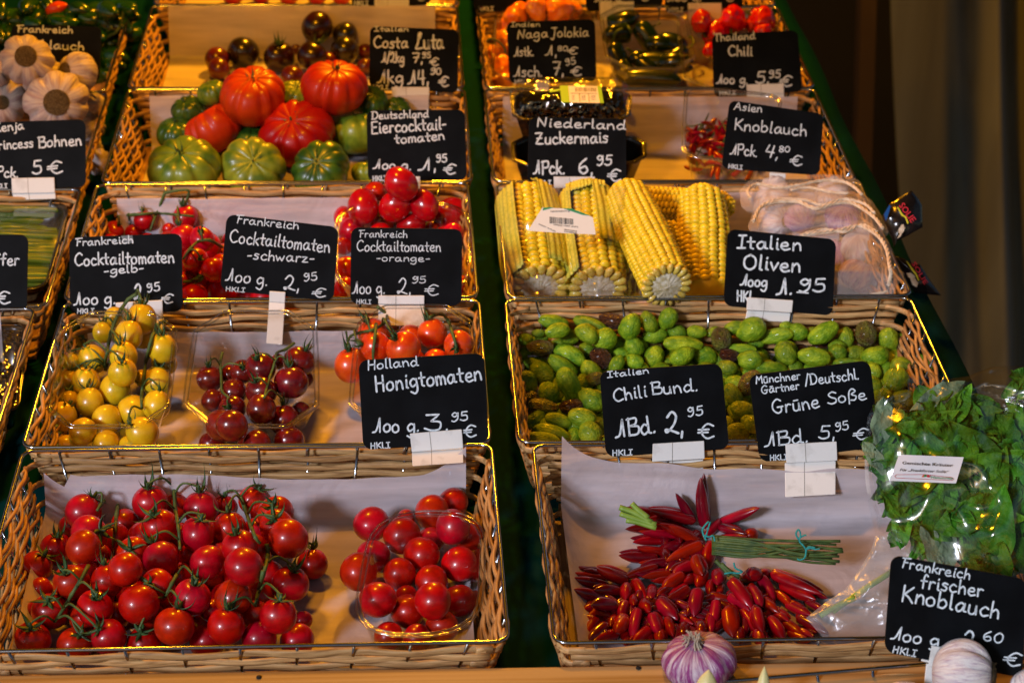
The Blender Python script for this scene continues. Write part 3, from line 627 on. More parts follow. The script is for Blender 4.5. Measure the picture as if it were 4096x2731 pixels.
sign('black card reading Italien Chili Bund, 1 Bd. 2,95, in front of the olives', R2, ('22', [(893,300),(1985,232),(2055,995),(950,1070)]),
 [('Italien','22',960,358,1335,318,55),('Chili','22',1015,572,1315,530,112),('Bund.','22',1360,512,1770,475,112),('1Bd.','22',1040,895,1395,850,158),('2,','22',1480,850,1645,850,190),('95','22',1685,710,1820,690,82),('€','22',1775,905,1920,903,130),(HK,'22',1005,1058,1185,1050,50)],
 [('22',[(1370,952),(1830,925),(1835,1085),(1365,1112)],0.0004),('22',[(1378,1114),(1822,1088),(1818,1385),(1376,1395)],-0.010)])
sign('black card reading Münchner Gärtner, Deutschl., Grüne Soße, beside the herb bag', R2, ('23', [(-12,260),(1028,130),(1122,870),(86,1005)]),
 [('Münchner','23',50,332,435,290,68),('Gärtner','23',100,418,425,375,68),('/Deutschl.','23',475,345,935,290,90),('Grüne','23',195,590,595,535,118),('Soße','23',665,505,1000,462,100),('1Bd.','23',125,870,495,830,122),('5,','23',590,800,725,800,112),('95','23',735,738,850,720,74),('€','23',880,815,1010,805,92),(HK,'23',170,988,320,980,46)],
 [('23',[(305,850),(745,828),(751,990),(315,1012)],0.0004),('23',[(300,1012),(737,991),(735,1280),(305,1305)],-0.001,1)], thin=0.92)
sign('black card reading Frankreich frischer Knoblauch, above the garlic at bottom right', 1.640, ('33', [(1215,468),(2385,682),(2335,1520),(1152,1300)]),
 [('Frankreich','33',1295,572,1885,680,88),('frischer','33',1460,745,1995,830,118),('Knoblauch','33',1295,860,2135,1015,138),('1oo g.','33',1205,1190,1650,1262,115),('2,','33',1815,1262,1955,1290,150),('60','33',1995,1195,2160,1225,88),('€','33',2165,1410,2320,1425,112),(HK,'33',1220,1305,1420,1340,58)],
 [('33',[(1562,1245),(1760,1285),(1740,1460),(1530,1425)],0.0004),('33',[(1475,1362),(1545,1375),(1540,1395),(1470,1380)],0.0),('33',[(1515,1400),(1700,1440),(1690,1640),(1490,1640)],-0.001)], yawdeg=-3)
sign('black card reading Frankreich Cocktailtomaten gelb, 100 g 2,95, behind the yellow tomatoes', R3, ('10', [(620,605),(1628,568),(1637,1265),(625,1300)]),
 [('Frankreich','10',675,680,1195,655,68),('Cocktailtomaten','10',670,858,1560,828,110),('-gelb-','10',930,935,1290,910,72),('1oo g.','10',660,1212,1030,1195,110),('2,','10',1200,1165,1300,1160,140),('95','10',1320,1095,1435,1080,75),('€','10',1440,1195,1545,1195,82),(HK,'10',690,1285,840,1282,42)],
 [('10',[(1035,1190),(1455,1165),(1460,1320),(1040,1345)],0.0004),('10',[(1045,1346),(1470,1322),(1470,1500),(1050,1510)],-0.002,1)], smudges=[('10',[(1085,590),(1188,585),(1195,655),(1110,660)])])
sign('black card reading Frankreich Cocktailtomaten schwarz, 100 g 2,95, tilted on a tall narrow holder', R3, ('V', [(521,492),(778,522),(766,692),(505,666)]),
 [('Frankreich','V',541,512,686,527,19),('Cocktailtomaten','V',527,556,757,580,29),('-schwarz-','V',567,595,721,604,23),('1oo g.','V',518,644,613,655,29),('2,','11',300,1070,440,1078,130),('95','11',485,998,605,985,70),('€','11',555,1140,680,1140,80),(HK,'V',518,668,562,671,10)],
 [('11',[(175,1085),(318,1095),(313,1190),(172,1180)],0.0004),('11',[(172,1181),(313,1191),(290,1565),(145,1555)],0.0,1)], thin=0.8)
sign('black card reading Frankreich Cocktailtomaten orange, 100 g 2,95, in front of the plum tomatoes', R3, ('11', [(906,514),(1902,530),(1895,1215),(898,1200)]),
 [('Frankreich','11',975,602,1410,606,66),('Cocktailtomaten','11',955,725,1710,732,95),('-orange-','11',1130,815,1610,822,64),('1oo g.','11',915,1105,1205,1105,112),('2,','11',1320,1110,1440,1110,140),('95','11',1450,1015,1575,1010,60),('€','11',1565,1125,1690,1125,95),(HK,'11',950,1195,1085,1200,38)],
 [('11',[(1150,1125),(1562,1125),(1562,1205),(1150,1200)],0.0004),('11',[(1152,1202),(1562,1207),(1560,1400),(1150,1390)],-0.001,1)], thin=0.68)
sign('black card reading Italien Oliven, 100 g 1.95, between the corn and the garlic nets', R3, ('V', [(1672,526),(1921,550),(1912,725),(1662,702)]),
 [('Italien','V',1693,570,1840,575,30),('Oliven','V',1706,617,1838,626,34),('1oog','V',1700,655,1762,660,26),('1.','13',225,1068,360,1062,140),('95','13',415,1045,645,1045,112),('_','13',405,1042,500,1050,60),('HKl.-','V',1692,692,1738,694,24)],
 [('V',[(1717,683),(1822,690),(1819,718),(1715,712)],0.0004),('V',[(1716,713),(1816,719),(1813,740),(1712,735)],-0.001)], thin=1.15)
sign('black card reading Deutschland Eiercocktailtomaten, 100 g 1,95, beside the beefsteak tomatoes', R4, ('01', [(1043,990),(1925,984),(1945,1612),(1058,1632)]),
 [('Deutschland','01',1090,1070,1600,1052,68),('Eiercocktail-','01',1085,1200,1760,1158,108),('tomaten','01',1300,1290,1745,1252,84),('1oo g.','01',1105,1512,1440,1522,85),('1,','01',1505,1525,1665,1525,112),('95','01',1670,1455,1765,1450,70),('€','01',1730,1560,1840,1560,90),(HK,'01',1100,1622,1220,1618,42)],
 [('01',[(1395,1585),(1525,1583),(1527,1720),(1398,1722)],0.0004)])
sign('black card reading Niederland Zuckermais, 1 Pck. 6,95, before the black punnet', R4, ('02', [(262,1052),(1130,1066),(1132,1668),(244,1645)]),
 [('Niederland','02',330,1132,1125,1165,82),('Zuckermais','02',320,1292,970,1280,105),('1Pck.','02',300,1562,575,1560,120),('6,','02',700,1557,830,1560,140),('95','02',865,1482,1000,1480,90),('€','02',965,1625,1085,1625,105),(HK,'02',305,1660,455,1658,42)],
 [('12',[(482,60),(852,62),(850,160),(485,165)],0.0004)])
sign('black card reading Asien Knoblauch, over the thin red chilis', R4, ('V', [(1676,230),(1892,262),(1882,403),(1657,388)]),
 [('Asien','V',1686,252,1750,259,18),('Knoblauch','V',1686,298,1852,313,26),('1Pck.','V',1677,354,1738,360,25),('4,','03',120,1335,235,1360,98),('80','03',245,1303,340,1308,50),('€','03',340,1425,445,1425,85),(HK,'02',2045,1508,2170,1520,38)],
 [('V',[(1768,396),(1805,399),(1805,412),(1768,410)],0.0004)], thin=0.8)
sign('black card reading Italien Costa Luta, 1/2 kg 7,95, beside the black tomatoes', R5, ('01', [(1076,236),(1874,268),(1862,838),(1066,780)]),
 [('Italien','01',1115,282,1420,282,42),('Costa','01',1105,430,1415,432,102),('Luta','01',1480,442,1735,436,140),('1/2kg','01',1180,560,1380,562,92),('7,','01',1450,560,1545,562,86),('95','01',1545,520,1620,518,50),('€','01',1610,590,1690,590,70),('1kg','01',1140,745,1370,750,115),('14,','01',1415,755,1600,745,120),('90','01',1615,670,1710,670,60),('€','01',1690,775,1780,775,90),(HK,'01',1100,802,1235,804,38)],
 [('01',[(1270,782),(1606,782),(1606,905),(1273,895)],0.0004),('01',[(1273,897),(1606,907),(1608,972),(1276,955)],-0.001)])
sign('black card reading Indien Naga Jolokia, before the orange habaneros', R5, ('02', [(60,198),(852,176),(866,730),(84,752)]),
 [('Indien','02',95,240,360,240,42),('Naga','02',155,350,430,338,82),('Jolokia','02',455,335,795,330,86),('1stk.','02',125,510,300,500,85),('1,','02',405,500,505,500,90),('80','02',515,460,605,455,44),('€','02',600,490,690,490,64),('1sch.','02',125,690,375,685,95),('7,','02',470,670,570,672,122),('95','02',590,590,680,572,60),('€','02',630,680,730,680,80),(HK,'02',130,752,260,746,34)],
 [('02',[(325,716),(445,722),(436,820),(312,815)],0.0004)], thin=0.8)
sign('black card reading Thailand Chili, before the red habaneros', R5, ('V', [(1635,80),(1832,70),(1844,211),(1640,224)]),
 [('Thailand','02',1915,372,2285,350,66),('Chili','02',2045,500,2260,500,90),('1oo g.','02',1940,750,2215,755,85),('5,','03',50,715,160,715,100),('95','03',165,670,260,665,65),('€','03',255,745,360,745,90),(HK,'02',1965,855,2110,850,34)],
 [('V',[(1715,195),(1800,192),(1801,215),(1716,218)],0.0004),('V',[(1716,218),(1801,215),(1802,250),(1718,250)],-0.001)])
sign('black card reading Kenja Princess Bohnen, 1 Pck. 5, below the garlic bulbs at left', R4-0.012, ('00', [(-150,1100),(765,1070),(768,1678),(-150,1700)]),
 [('Kenja','00',-50,1185,215,1160,80),('Princess','00',-70,1345,300,1320,85),('Bohnen','00',345,1325,730,1300,100),('1Pck.','00',-100,1580,160,1590,90),('5','00',290,1558,375,1553,120),('€','00',430,1562,565,1552,108),(HK,'10',-70,170,65,165,42)],
 [('10',[(102,75),(486,68),(492,205),(108,212)],0.0004),('10',[(112,213),(496,206),(500,260),(120,270)],-0.001)])
sign('black card reading Frankreich Knoblauch, half hidden behind the garlic bulbs', R5-0.012, ('00', [(105,225),(910,240),(890,735),(85,712)]),
 [('Frankreich','00',150,290,650,300,62),('Knoblauch','00',150,420,750,455,75)], [])
sign('black card ending in the word Pfeffer, cut off at the left edge', R3-0.012, ('10', [(-700,580),(252,580),(240,1262),(-700,1290)]),
 [('Pfeffer','10',-240,860,170,850,105),('€','10',-40,1200,95,1200,110)], [])
sign('black card cut off by the top edge above the black tomatoes', R6, ('01', [(905,-450),(1622,-450),(1620,42),(912,92)]),
 [(HK,'01',930,52,1060,50,40),('€','01',1490,10,1560,10,70)], [('01',[(1115,-20),(1426,-20),(1424,98),(1117,105)],0.0004),('01',[(1117,106),(1424,99),(1422,225),(1120,228)],-0.001)])
sign('black card cut off by the top edge above the gap between the basket columns', R6, ('01', [(2010,-450),(2700,-450),(2700,70),(2010,120)]),
 [(HK,'01',2045,98,2180,98,34)], [])
sign('black card cut off by the top edge above the green chili cup', R6, ('02', [(760,-420),(1460,-420),(1460,60),(770,112)]),
 [('1oo g.','02',850,20,1100,20,70),('€','02',1250,10,1330,10,70)], [('02',[(893,20),(1200,15),(1205,310),(900,305)],0.0004)])
sign('black card cut off by the top edge behind the red habaneros', R6, ('02', [(1470,-380),(2175,-400),(2178,80),(1480,118)]),
 [('1oo g.','02',1500,15,1800,12,75),('€','02',2010,15,2090,15,70),(HK,'02',1510,106,1640,106,34)], [('02',[(1685,30),(1985,28),(1990,210),(1690,215)],0.0004)])
# ------------------------------------------------------------------ fruit meshes (radius 1, stalk end at +z)
def rev(fn, nu, nv):
    """surface of revolution-like: fn(phi, theta) -> Vector, poles closed"""
    mb = MB(); vs = [fn(0, 0)]
    for j in range(1, nv):
        for i in range(nu): vs.append(fn(2*PI*i/nu, PI*j/nv))
    vs.append(fn(0, PI)); fs = []
    for i in range(nu): fs.append((0, 1+i, 1+(i+1) % nu))
    for j in range(nv-2):
        for i in range(nu): a = 1+j*nu; fs.append((a+i, a+nu+i, a+nu+(i+1) % nu, a+(i+1) % nu))
    a = 1+(nv-2)*nu; e = len(vs)-1
    for i in range(nu): fs.append((a+i, e, a+(i+1) % nu))
    mb.add(vs, fs); return mb
def tom_mesh(name, m, seed, dimple=0.10, wob=0.03, tall=1.0, taper=0.0, nu=28, nv=18):
    rnd = random.Random(seed); o = [rnd.uniform(0, 6) for _ in range(4)]
    def fn(p, t):
        r = 1 + wob*math.sin(2*p+o[0])*math.sin(t) + wob*0.6*math.sin(3*p+o[1])*math.sin(t) + wob*0.5*math.sin(2*t+o[2])
        c = math.cos(t); r -= dimple*math.exp(-(t/0.34)**2)
        x = math.sin(t)*r*(1 + taper*c); z = c*r*tall
        return Vector((x*math.cos(p), x*math.sin(p), z))
    return rev(fn, nu, nv).mesh(name, m)
def rib_mesh(name, m, seed, ribs=9, depth=0.16, flat=0.75, nu=72, nv=24, dim=0.20, base=0.0):
    rnd = random.Random(seed); A = [rnd.uniform(0.5, 1.2) for _ in range(ribs+1)]; o = rnd.uniform(0, 6)
    offs = sorted(rnd.uniform(-0.25, 0.25) + k for k in range(ribs))
    def groove(p):
        u = (p/(2*PI)*ribs) % ribs; g = 0
        for k, c in enumerate(offs):
            d = abs(u-c % ribs); d = min(d, ribs-d); g = max(g, A[k]*math.exp(-(d/0.17)**2))
        return g
    def fn(p, t):
        s = math.sin(t); up = max(0, math.cos(t))
        g = groove(p)*depth*(0.30 + 1.5*up*s + 0.15*s)
        r = 1 - g*s + 0.05*math.sin(2*p+o)*s; z = math.cos(t)*flat*(1 + 0.0)
        z -= dim*math.exp(-(t/0.55)**2)*(0.8+0.5*groove(p)*s*2); z += base*math.exp(-((PI-t)/0.5)**2)*0
        e = 0.86; x = (abs(s)**e)*r
        return Vector((x*math.cos(p), x*math.sin(p), z))
    return rev(fn, nu, nv).mesh(name, m)
def calyx_mesh(name, seed, n=5, curl=0.8, length=0.75, thin=1.0, neck=0.35, m='cal'):
    rnd = random.Random(seed); mb = MB()
    for k in range(n):
        a = 2*PI*k/n + rnd.uniform(-0.3, 0.3); ln = length*rnd.uniform(0.75, 1.2); cu = curl*rnd.uniform(0.5, 1.4); side = rnd.uniform(-0.35, 0.35)
        cen = []; N_ = 6
        for i in range(N_+1):
            s = i/N_; rr = ln*(s - 0.28*cu*s*s*s); z = -0.02 - 0.16*rr*rr + cu*ln*0.75*s*s + 0.05
            aa = a + side*s*s; cen.append((rr*math.cos(aa), rr*math.sin(aa), z, aa))
        vs = []
        for i, (x, y, z, aa) in enumerate(cen):
            s = i/N_; w = 0.105*thin*(1 - s**1.5*0.97)*(0.7+0.6*math.sin(PI*min(1, s*1.3)))
            tx, ty = -math.sin(aa)*w, math.cos(aa)*w
            vs += [Vector((x+tx, y+ty, z)), Vector((x, y, z-0.035*(1-s))), Vector((x-tx, y-ty, z)), Vector((x, y, z+0.02*(1-s)))]
        fs = []
        for i in range(N_):
            for c in range(4): fs.append((4*i+c, 4*i+(c+1) % 4, 4*i+4+(c+1) % 4, 4*i+4+c))
        mb.add(vs, fs)
    mb.tube([(0, 0, -0.06), (0, 0, 0.08), (0.03, 0, neck)], [0.13, 0.10, 0.065], 7)
    return mb.mesh(name, M[m])
CALX = [calyx_mesh('calyx', i, n=rn, curl=c, length=l) for i, (rn, c, l) in enumerate([(5, 0.8, 0.9), (6, 1.3, 0.8), (5, 1.1, 1.0), (6, 0.5, 0.95), (5, 1.6, 0.85)])]
CALS = [calyx_mesh('calyx_curled', 20+i, n=6, curl=1.9, length=0.55, thin=0.75) for i in range(3)]
FRU = {}
def variants(key, mname, n=4, **k):
    FRU[key] = [tom_mesh(key, M[mname], 100*len(FRU)+i, **k) for i in range(n)]
variants('tomato', 'tom', 5); variants('yellow_tomato', 'yel', tall=1.12, taper=-0.06); variants('dark_tomato', 'drk'); variants('orange_tomato', 'ora', dimple=0.14)
variants('cocktail_tomato', 'tom', wob=0.04); variants('plum_tomato', 'plum', tall=1.18, dimple=0.05, wob=0.035)
variants('black_tomato', 'blk', dimple=0.16); variants('black_green_tomato', 'blg', dimple=0.16); variants('brown_tomato', 'brr')

# ------------------------------------------------------------------ packing: slide each fruit along its line of sight until it rests on what is there
YB_ = {k: YR[k]-0.016 for k in range(1, 7)}     # where each row's back wall stands
class Pile:
    def __init__(s, P=None, n=None, tol=0.94, ymax=None, ymin=None):
        s.ymax = ymax; s.ymin = ymin
        s.P = Vector(P) if P is not None else Vector((0, 0, ZF)); s.n = Vector(n).normalized() if n is not None else Vector((0, 0, 1)); s.s = []; s.tol = tol
    def place(s, px, rpx, store=True, tmin=0.0):
        d = ray(*px); k = rpx/F*d.dot(VF)                # world radius per metre of distance
        # touch the floor plane: (C + t d - P).n = k t
        t = (s.P - CAM).dot(s.n)/(d.dot(s.n) - k)
        if s.ymax is not None: t = min(t, (s.ymax - CAM.y)/(d.y + k*0.9))
        tlo = s.front(d, k*0.7)
        for _ in range(40):
            r = k*t; c = CAM + d*t; hit = None
            for (cc, rr) in s.s:
                lim = (r+rr)*s.tol
                if (c-cc).length < lim - 1e-5:
                    oc = CAM - cc; b = oc.dot(d); q_ = oc.dot(oc) - lim*lim; D = b*b - q_
                    if D > 0:
                        t2 = -b - math.sqrt(D)
                        if t2 < t - 1e-6 and (hit is None or t2 < hit): hit = t2
            if hit is None: break
            t = hit
        t = max(t, tlo); c = CAM + d*t; r = k*t
        if store: s.s.append((c, r))
        return c, r
    def front(s, d, k=0.0):
        # nothing may poke through the cards standing on the front rim
        if s.ymin is None: return 0.0
        cs, sn = math.cos(SLOPE), math.sin(SLOPE); den = d.y*cs - d.z*sn - k
        return (s.ymin*cs + CAM.z*sn)/den
    def fillers(s, poly, rpx, step=1.9, shrink=0.75, seed=0, clearfn=None):
        rnd = random.Random(seed); cx = sum(p[0] for p in poly)/len(poly); cy = sum(p[1] for p in poly)/len(poly)
        pl = [(cx+(p[0]-cx)*shrink, cy+(p[1]-cy)*shrink) for p in poly]
        x0, x1 = min(p[0] for p in pl), max(p[0] for p in pl); y0, y1 = min(p[1] for p in pl), max(p[1] for p in pl); out = []
        def inside(x, y):
            c = False; j = len(pl)-1
            for i in range(len(pl)):
                if (pl[i][1] > y) != (pl[j][1] > y) and x < (pl[j][0]-pl[i][0])*(y-pl[i][1])/(pl[j][1]-pl[i][1]) + pl[i][0]: c = not c
                j = i
            return c
        y = y0; row = 0
        while y <= y1:
            x = x0 + (row % 2)*rpx*step/2
            while x <= x1:
                px = (x+rnd.uniform(-.2, .2)*rpx, y+rnd.uniform(-.1, .1)*rpx)
                if inside(*px): out.append((px, s.place(px, rpx*rnd.uniform(0.9, 1.05))))
                x += rpx*step
            y += rpx*step*0.62; row += 1
        return out
    def drape(s, px, off=0.0):
        d = ray(*px); best = (s.P - CAM).dot(s.n)/d.dot(s.n)
        for (c, r) in s.s:
            oc = CAM - c; b = oc.dot(d); D = b*b - (oc.dot(oc) - (r+off)**2)
            if D > 0:
                t = -b - math.sqrt(D)
                if t < best: best = t
        if s.ymax is not None: best = min(best, (s.ymax-0.004)/d.y)
        return max(best - off*0.6, s.front(d))
def hull(pts):
    pts = sorted(set(pts)); 
    def half(ps):
        o = []
        for p in ps:
            while len(o) > 1 and (o[-1][0]-o[-2][0])*(p[1]-o[-2][1]) - (o[-1][1]-o[-2][1])*(p[0]-o[-2][0]) <= 0: o.pop()
            o.append(p)
        return o
    a = half(pts); b = half(pts[::-1]); return a[:-1] + b[:-1]
def surf_dir(px, c, r):
    """direction from sphere centre to where the line of sight px meets (or passes) it"""
    d = ray(*px); oc = CAM - c; b = oc.dot(d); D = b*b - (oc.dot(oc) - r*r)
    if D > 0: p = CAM + d*(-b-math.sqrt(D))
    else: p = CAM + d*(-b)
    return (p - c).normalized()
def put_fruit(key, c, r, zdir, parent=None, name=None, ax=1.0, rnd=random):
    me = rnd.choice(FRU[key])
    Mx = Matrix.Translation(c) @ orient(zdir, roll=rnd.uniform(0, 6.28)) @ Matrix.Diagonal((r, r, r*ax, 1))
    return inst(name or key, me, Mx, parent)
def trusses(key, reg_stems, toms, pile, labels, group, stem_r=0.0022, cal='n', fillr=None, fill_poly=None, shrink=0.72, seed=0, mains=None, catname='tomatoes', fillstep=1.9):
    """toms: (region,x,y,r[,calx,caly]) back to front; stems: list of (region, polyline). Makes one thing per stem."""
    rnd = random.Random(seed); T = [(q(t[0], t[1], t[2]), t[3]*k_of(t[0]), q(t[0], t[4], t[5]) if len(t) > 4 else None) for t in toms]
    fl = []
    if fillr: fl = pile.fillers(fill_poly or hull([t[0] for t in T]), fillr, shrink=shrink, seed=seed, step=fillstep)
    placed = []
    for (px, rp, ca) in T:
        c, r = pile.place(px, rp); placed.append((px, rp, ca, c, r))
    stems = [[q(rg, *p) for p in pl] for rg, pl in reg_stems]
    S3 = []
    for pl in stems:
        fine = smoothpoly([Vector((x, y, 0)) for x, y in pl], 5); ts = [pile.drape((p.x, p.y), stem_r*1.3) for p in fine]
        for _ in range(3): ts = [min(ts[i], (ts[max(i-1, 0)] + ts[i] + ts[min(i+1, len(ts)-1)])/3) for i in range(len(ts))]
        S3.append([at_t((p.x, p.y), t) for p, t in zip(fine, ts)])
    def near(px):
        best = None
        for si, pl in enumerate(stems):
            fine = smoothpoly([Vector((x, y, 0)) for x, y in pl], 5)
            for i, p in enumerate(fine):
                d = math.hypot(p.x-px[0], p.y-px[1])
                if best is None or d < best[0]: best = (d, si, i)
        return best
    groups = [[] for _ in stems]
    for it in placed:
        d, si, i = near(it[2] or it[0]); groups[si].append((it, i))
    for px, (c, r) in fl:
        d, si, i = near(px); groups[si].append(((px, r, None, c, r), None))
    for si, g in enumerate(groups):
        rt = root(key + '_truss', labels[si % len(labels)], catname, S3[si][0], group)
        mb = MB(); nS = len(S3[si]); mb.tube(S3[si], [stem_r*(1.15 - 0.35*i/nS)*(1.25 if i % 5 == 0 and 0 < i < nS-1 else 1) for i in range(nS)], 7)
        for (it, i) in g:
            px, rp, ca, c, r = it
            if ca:
                zd = surf_dir(ca, c, r*0.96); f = put_fruit(key, c, r, zd, rt, name='tomato', rnd=rnd)
                me = (rnd.choice(CALS) if cal == 'c' else rnd.choice(CALX))
                sub('calyx', me, Matrix.Translation((0, 0, 0.89)) @ Matrix.Rotation(rnd.uniform(0, 6), 4, 'Z') @ Matrix.Scale(1.22, 4), f)
                K = c + zd*r*1.22; A = S3[si][i]
                if (A-K).length < 0.09:
                    mid = (A+K)/2 + zd*r*0.35 - VF.normalized()*0.004 + (A-K).length*0.18*Vector((0, 0, 1))
                    mb.tube(smoothpoly([A, A.lerp(mid, 0.6)*0.5 + mid*0.5, K, c + zd*r*0.98], 4), [stem_r*0.62]*13, 5)
            else:
                zd = Vector((rnd.uniform(-1, 1), rnd.uniform(0.2, 1), rnd.uniform(-0.8, 0.5))); put_fruit(key, c, r, zd, rt, name='tomato', rnd=rnd)
        mb.build('stem', M['stem'], rt)
    return placed
def loose(key, toms, pile, labeller, cat, group, seed=0, cal=None, name=None, fillr=None, shrink=0.7, fill_label=None, fill_poly=None, axs=1.0):
    rnd = random.Random(seed); T = [(q(t[0], t[1], t[2]), t[3]*k_of(t[0]), q(t[0], t[4], t[5]) if len(t) > 4 else None) for t in toms]; out = []
    if fillr:
        for px, (c, r) in pile.fillers(fill_poly or hull([t[0] for t in T]), fillr, shrink=shrink, seed=seed):
            f = put_fruit(key, c, r, Vector((rnd.gauss(0, 1), rnd.gauss(0, 1), rnd.gauss(0, 1))), rnd=rnd, name=name); tag(f, fill_label, cat, group)
    for i, (px, rp, ca) in enumerate(T):
        c, r = pile.place(px, rp); zd = surf_dir(ca, c, r*0.97) if ca else Vector((rnd.gauss(0, 1), rnd.gauss(0, 1), rnd.gauss(0, 1)))
        f = put_fruit(key, c, r, zd, rnd=rnd, name=name, ax=axs); tag(f, labeller(i), cat, group); out.append((f, c, r, zd))
        if ca and cal: sub('calyx', rnd.choice(cal), Matrix.Translation((0, 0, 0.88)), f)
    return out

ORD = 'first second third fourth fifth sixth seventh eighth ninth tenth eleventh twelfth thirteenth fourteenth fifteenth sixteenth seventeenth eighteenth nineteenth twentieth'.split()
def order_labels(items, rows, rownames, phrase):
    """items: (object, px, prefix). Gives each its own label by row (back to front) and place in the row, counted from the nearer end"""
    items = sorted(items, key=lambda t: t[1][1]); n = len(items); per = math.ceil(n/rows)
    for r in range(rows):
        row = sorted(items[r*per:(r+1)*per], key=lambda t: t[1][0]); m = len(row)
        for i, (o, px, pre) in enumerate(row):
            side = 'left' if i < (m+1)//2 else 'right'; j = i if side == 'left' else m-1-i
            pos = ('%smost' % side) if j == 0 else '%s from the %s' % (ORD[j], side)
            o['label'] = '%s, %s in the %s %s' % (pre, pos, rownames[r], phrase)
# ------------------------------------------------------------------ clear cups
def cup(label, corners, zf, zb, depth, group='clear plastic cups of fruit', m='pet', kind='oct', name='clear_cup', cat='plastic cup', shrink=0.80, rimw=0.006, ribs=True, ncor=6, rfrac=0.26):
    """corners: (region, FL FR BR BL) of the rim; zf/zb heights of its front/back edge. Returns (root, bottom point, bottom normal)"""
    reg, cs = corners; px = [q(reg, *c) if not isinstance(c[0], str) else q(*c) for c in cs]
    P = [hitz(px[0], zf), hitz(px[1], zf), hitz(px[2], zb), hitz(px[3], zb)]
    cen = sum(P, Vector())/4; n = ((P[1]-P[0]).cross(P[3]-P[0])).normalized(); n = n if n.z > 0 else -n
    pts = []
    for (a, b, c_) in ((3, 0, 1), (0, 1, 2), (1, 2, 3), (2, 3, 0)):
        A, B, C_ = P[a], P[b], P[c_]; L = min((A-B).length, (C_-B).length)*rfrac; a1 = B + (A-B).normalized()*L; a2 = B + (C_-B).normalized()*L
        if kind == 'oct': pts += [a1.lerp(B, 0.12), a1.lerp(a2, 0.15)+ (B-a1.lerp(a2, .15))*0.15, a1.lerp(a2, 0.5)+(B-a1.lerp(a2, .5))*0.12, a1.lerp(a2, 0.85)+(B-a1.lerp(a2, .85))*0.15, a2.lerp(B, 0.12)]
        else: pts += [a1*(1-t)**2 + B*2*t*(1-t) + a2*t*t for t in [k/ncor for k in range(ncor+1)]]
    # subdivide straight runs
    full = []
    for i, p in enumerate(pts):
        qn = pts[(i+1) % len(pts)]; full.append(p); dd = (qn-p).length
        if dd > 0.02:
            kk = int(dd/0.010)
            full += [p.lerp(qn, j/kk) for j in range(1, kk)]
    m_ = len(full)
    def ring(sc, h, out=0.0):
        r = []
        for i, p in enumerate(full):
            rb = (0.0012 if (ribs and i % 2) else 0)*(1 if h > 0.008 else 0); v = p - cen; r.append(cen + v*(sc) + v.normalized()*(out-rb) - n*h)
        return r
    rt = root(name, label, cat, cen - n*depth, group)
    rings = [ring(1, 0.003, rimw), ring(1, 0, rimw*0.9), ring(1, 0, 0.0), ring(0.985, 0.006), ring(0.975, 0.014), ring(1-(1-shrink)*0.6, depth*0.6), ring(shrink+0.01, depth*0.94), ring(shrink-0.03, depth)]
    mb = MB(); vs = [p for r in rings for p in r]; fs = []
    for j in range(len(rings)-1):
        for i in range(m_): fs.append((j*m_+i, j*m_+(i+1) % m_, (j+1)*m_+(i+1) % m_, (j+1)*m_+i))
    fs.append(tuple((len(rings)-1)*m_+i for i in range(m_)))
    mb.add(vs, fs); mb.build('cup_wall', M[m], rt)
    mb = MB(); rr = ring(1, 0.0005, rimw*0.95); mb.tube(rr + [rr[0]], 0.0013, 6, cap=False); rr = ring(1, 0.001, 0.0); mb.tube(rr + [rr[0]], 0.0011, 6, cap=False)
    mb.build('rim_bead', M['petr'] if m == 'pet' else M[m], rt)
    return rt, cen - n*(depth-0.001), n, cen

# ---- row 1 left: red tomatoes on the vine
pile = Pile(ymax=YB_[1], ymin=None)
T1 = [('20',1580,1500,120),('20',2015,1500,110,2010,1415),('20',2270,1450,135,2320,1350),('30',1120,130,125),('30',2350,60,110),('31',300,30,90),('31',60,200,120),
 ('30',620,170,100),('30',1190,390,140,1165,375),('30',800,230,165,905,205),('30',500,370,148,515,255),('30',370,730,110),('30',340,930,115),('30',960,650,150,940,480),
 ('30',1420,690,150,1330,680),('30',1900,920,110),('31',60,960,140),('31',470,1010,90),('31',560,500,140,560,355),('31',230,50,160,205,-15),('31',240,170,160,215,95),('31',20,380,150),
 ('20',1350,1475,160,1330,1345),('20',1805,1525,160,1790,1380),('20',750,1560,165,845,1420),('30',2055,180,155,2040,35),('30',1770,235,158,1800,100),('30',1430,165,160,1370,60),
 ('30',2150,350,160,2110,230),('30',640,665,165,580,580),('30',325,535,155,400,420),('30',2090,800,168),('30',1720,805,168,1750,680),('30',450,930,165,430,825),('30',850,900,165,860,800),
 ('31',250,330,110),('31',360,680,165,390,560),('30',1850,1200,160),('30',290,1190,172,275,1070),('30',670,1230,162,725,1130),('30',975,1155,160,880,1075),('30',1295,1225,165,1260,1110),
 ('31',80,1165,155),('31',425,1190,155),('30',745,350,158),('30',1125,550,160),('30',1440,455,168,1375,300),('30',1860,487,157),('30',2185,525,178),('31',345,270,178),
 ('30',1245,865,182),('30',1565,1062,176,1610,890),('30',2022,1062,170,2050,905),('31',255,965,165,270,820)]
STM1 = [('20',[(1015,1365),(960,1430),(900,1500),(870,1550)]),('30',[(1060,-60),(1045,60),(1030,200),(1012,355)]),('20',[(1558,1305),(1560,1400),(1572,1540),(1600,1700),(1612,1890)]),
 ('20',[(2155,1425),(2190,1520),(2250,1690),(2290,1790),(2330,1840)]),('30',[(790,520),(720,650),(640,780),(585,880),(490,1020)]),('30',[(1585,600),(1540,680),(1475,800)]),
 ('31',[(150,320),(160,430),(120,600),(80,720),(45,880)]),('30',[(2360,560),(2330,700),(2285,880)])]
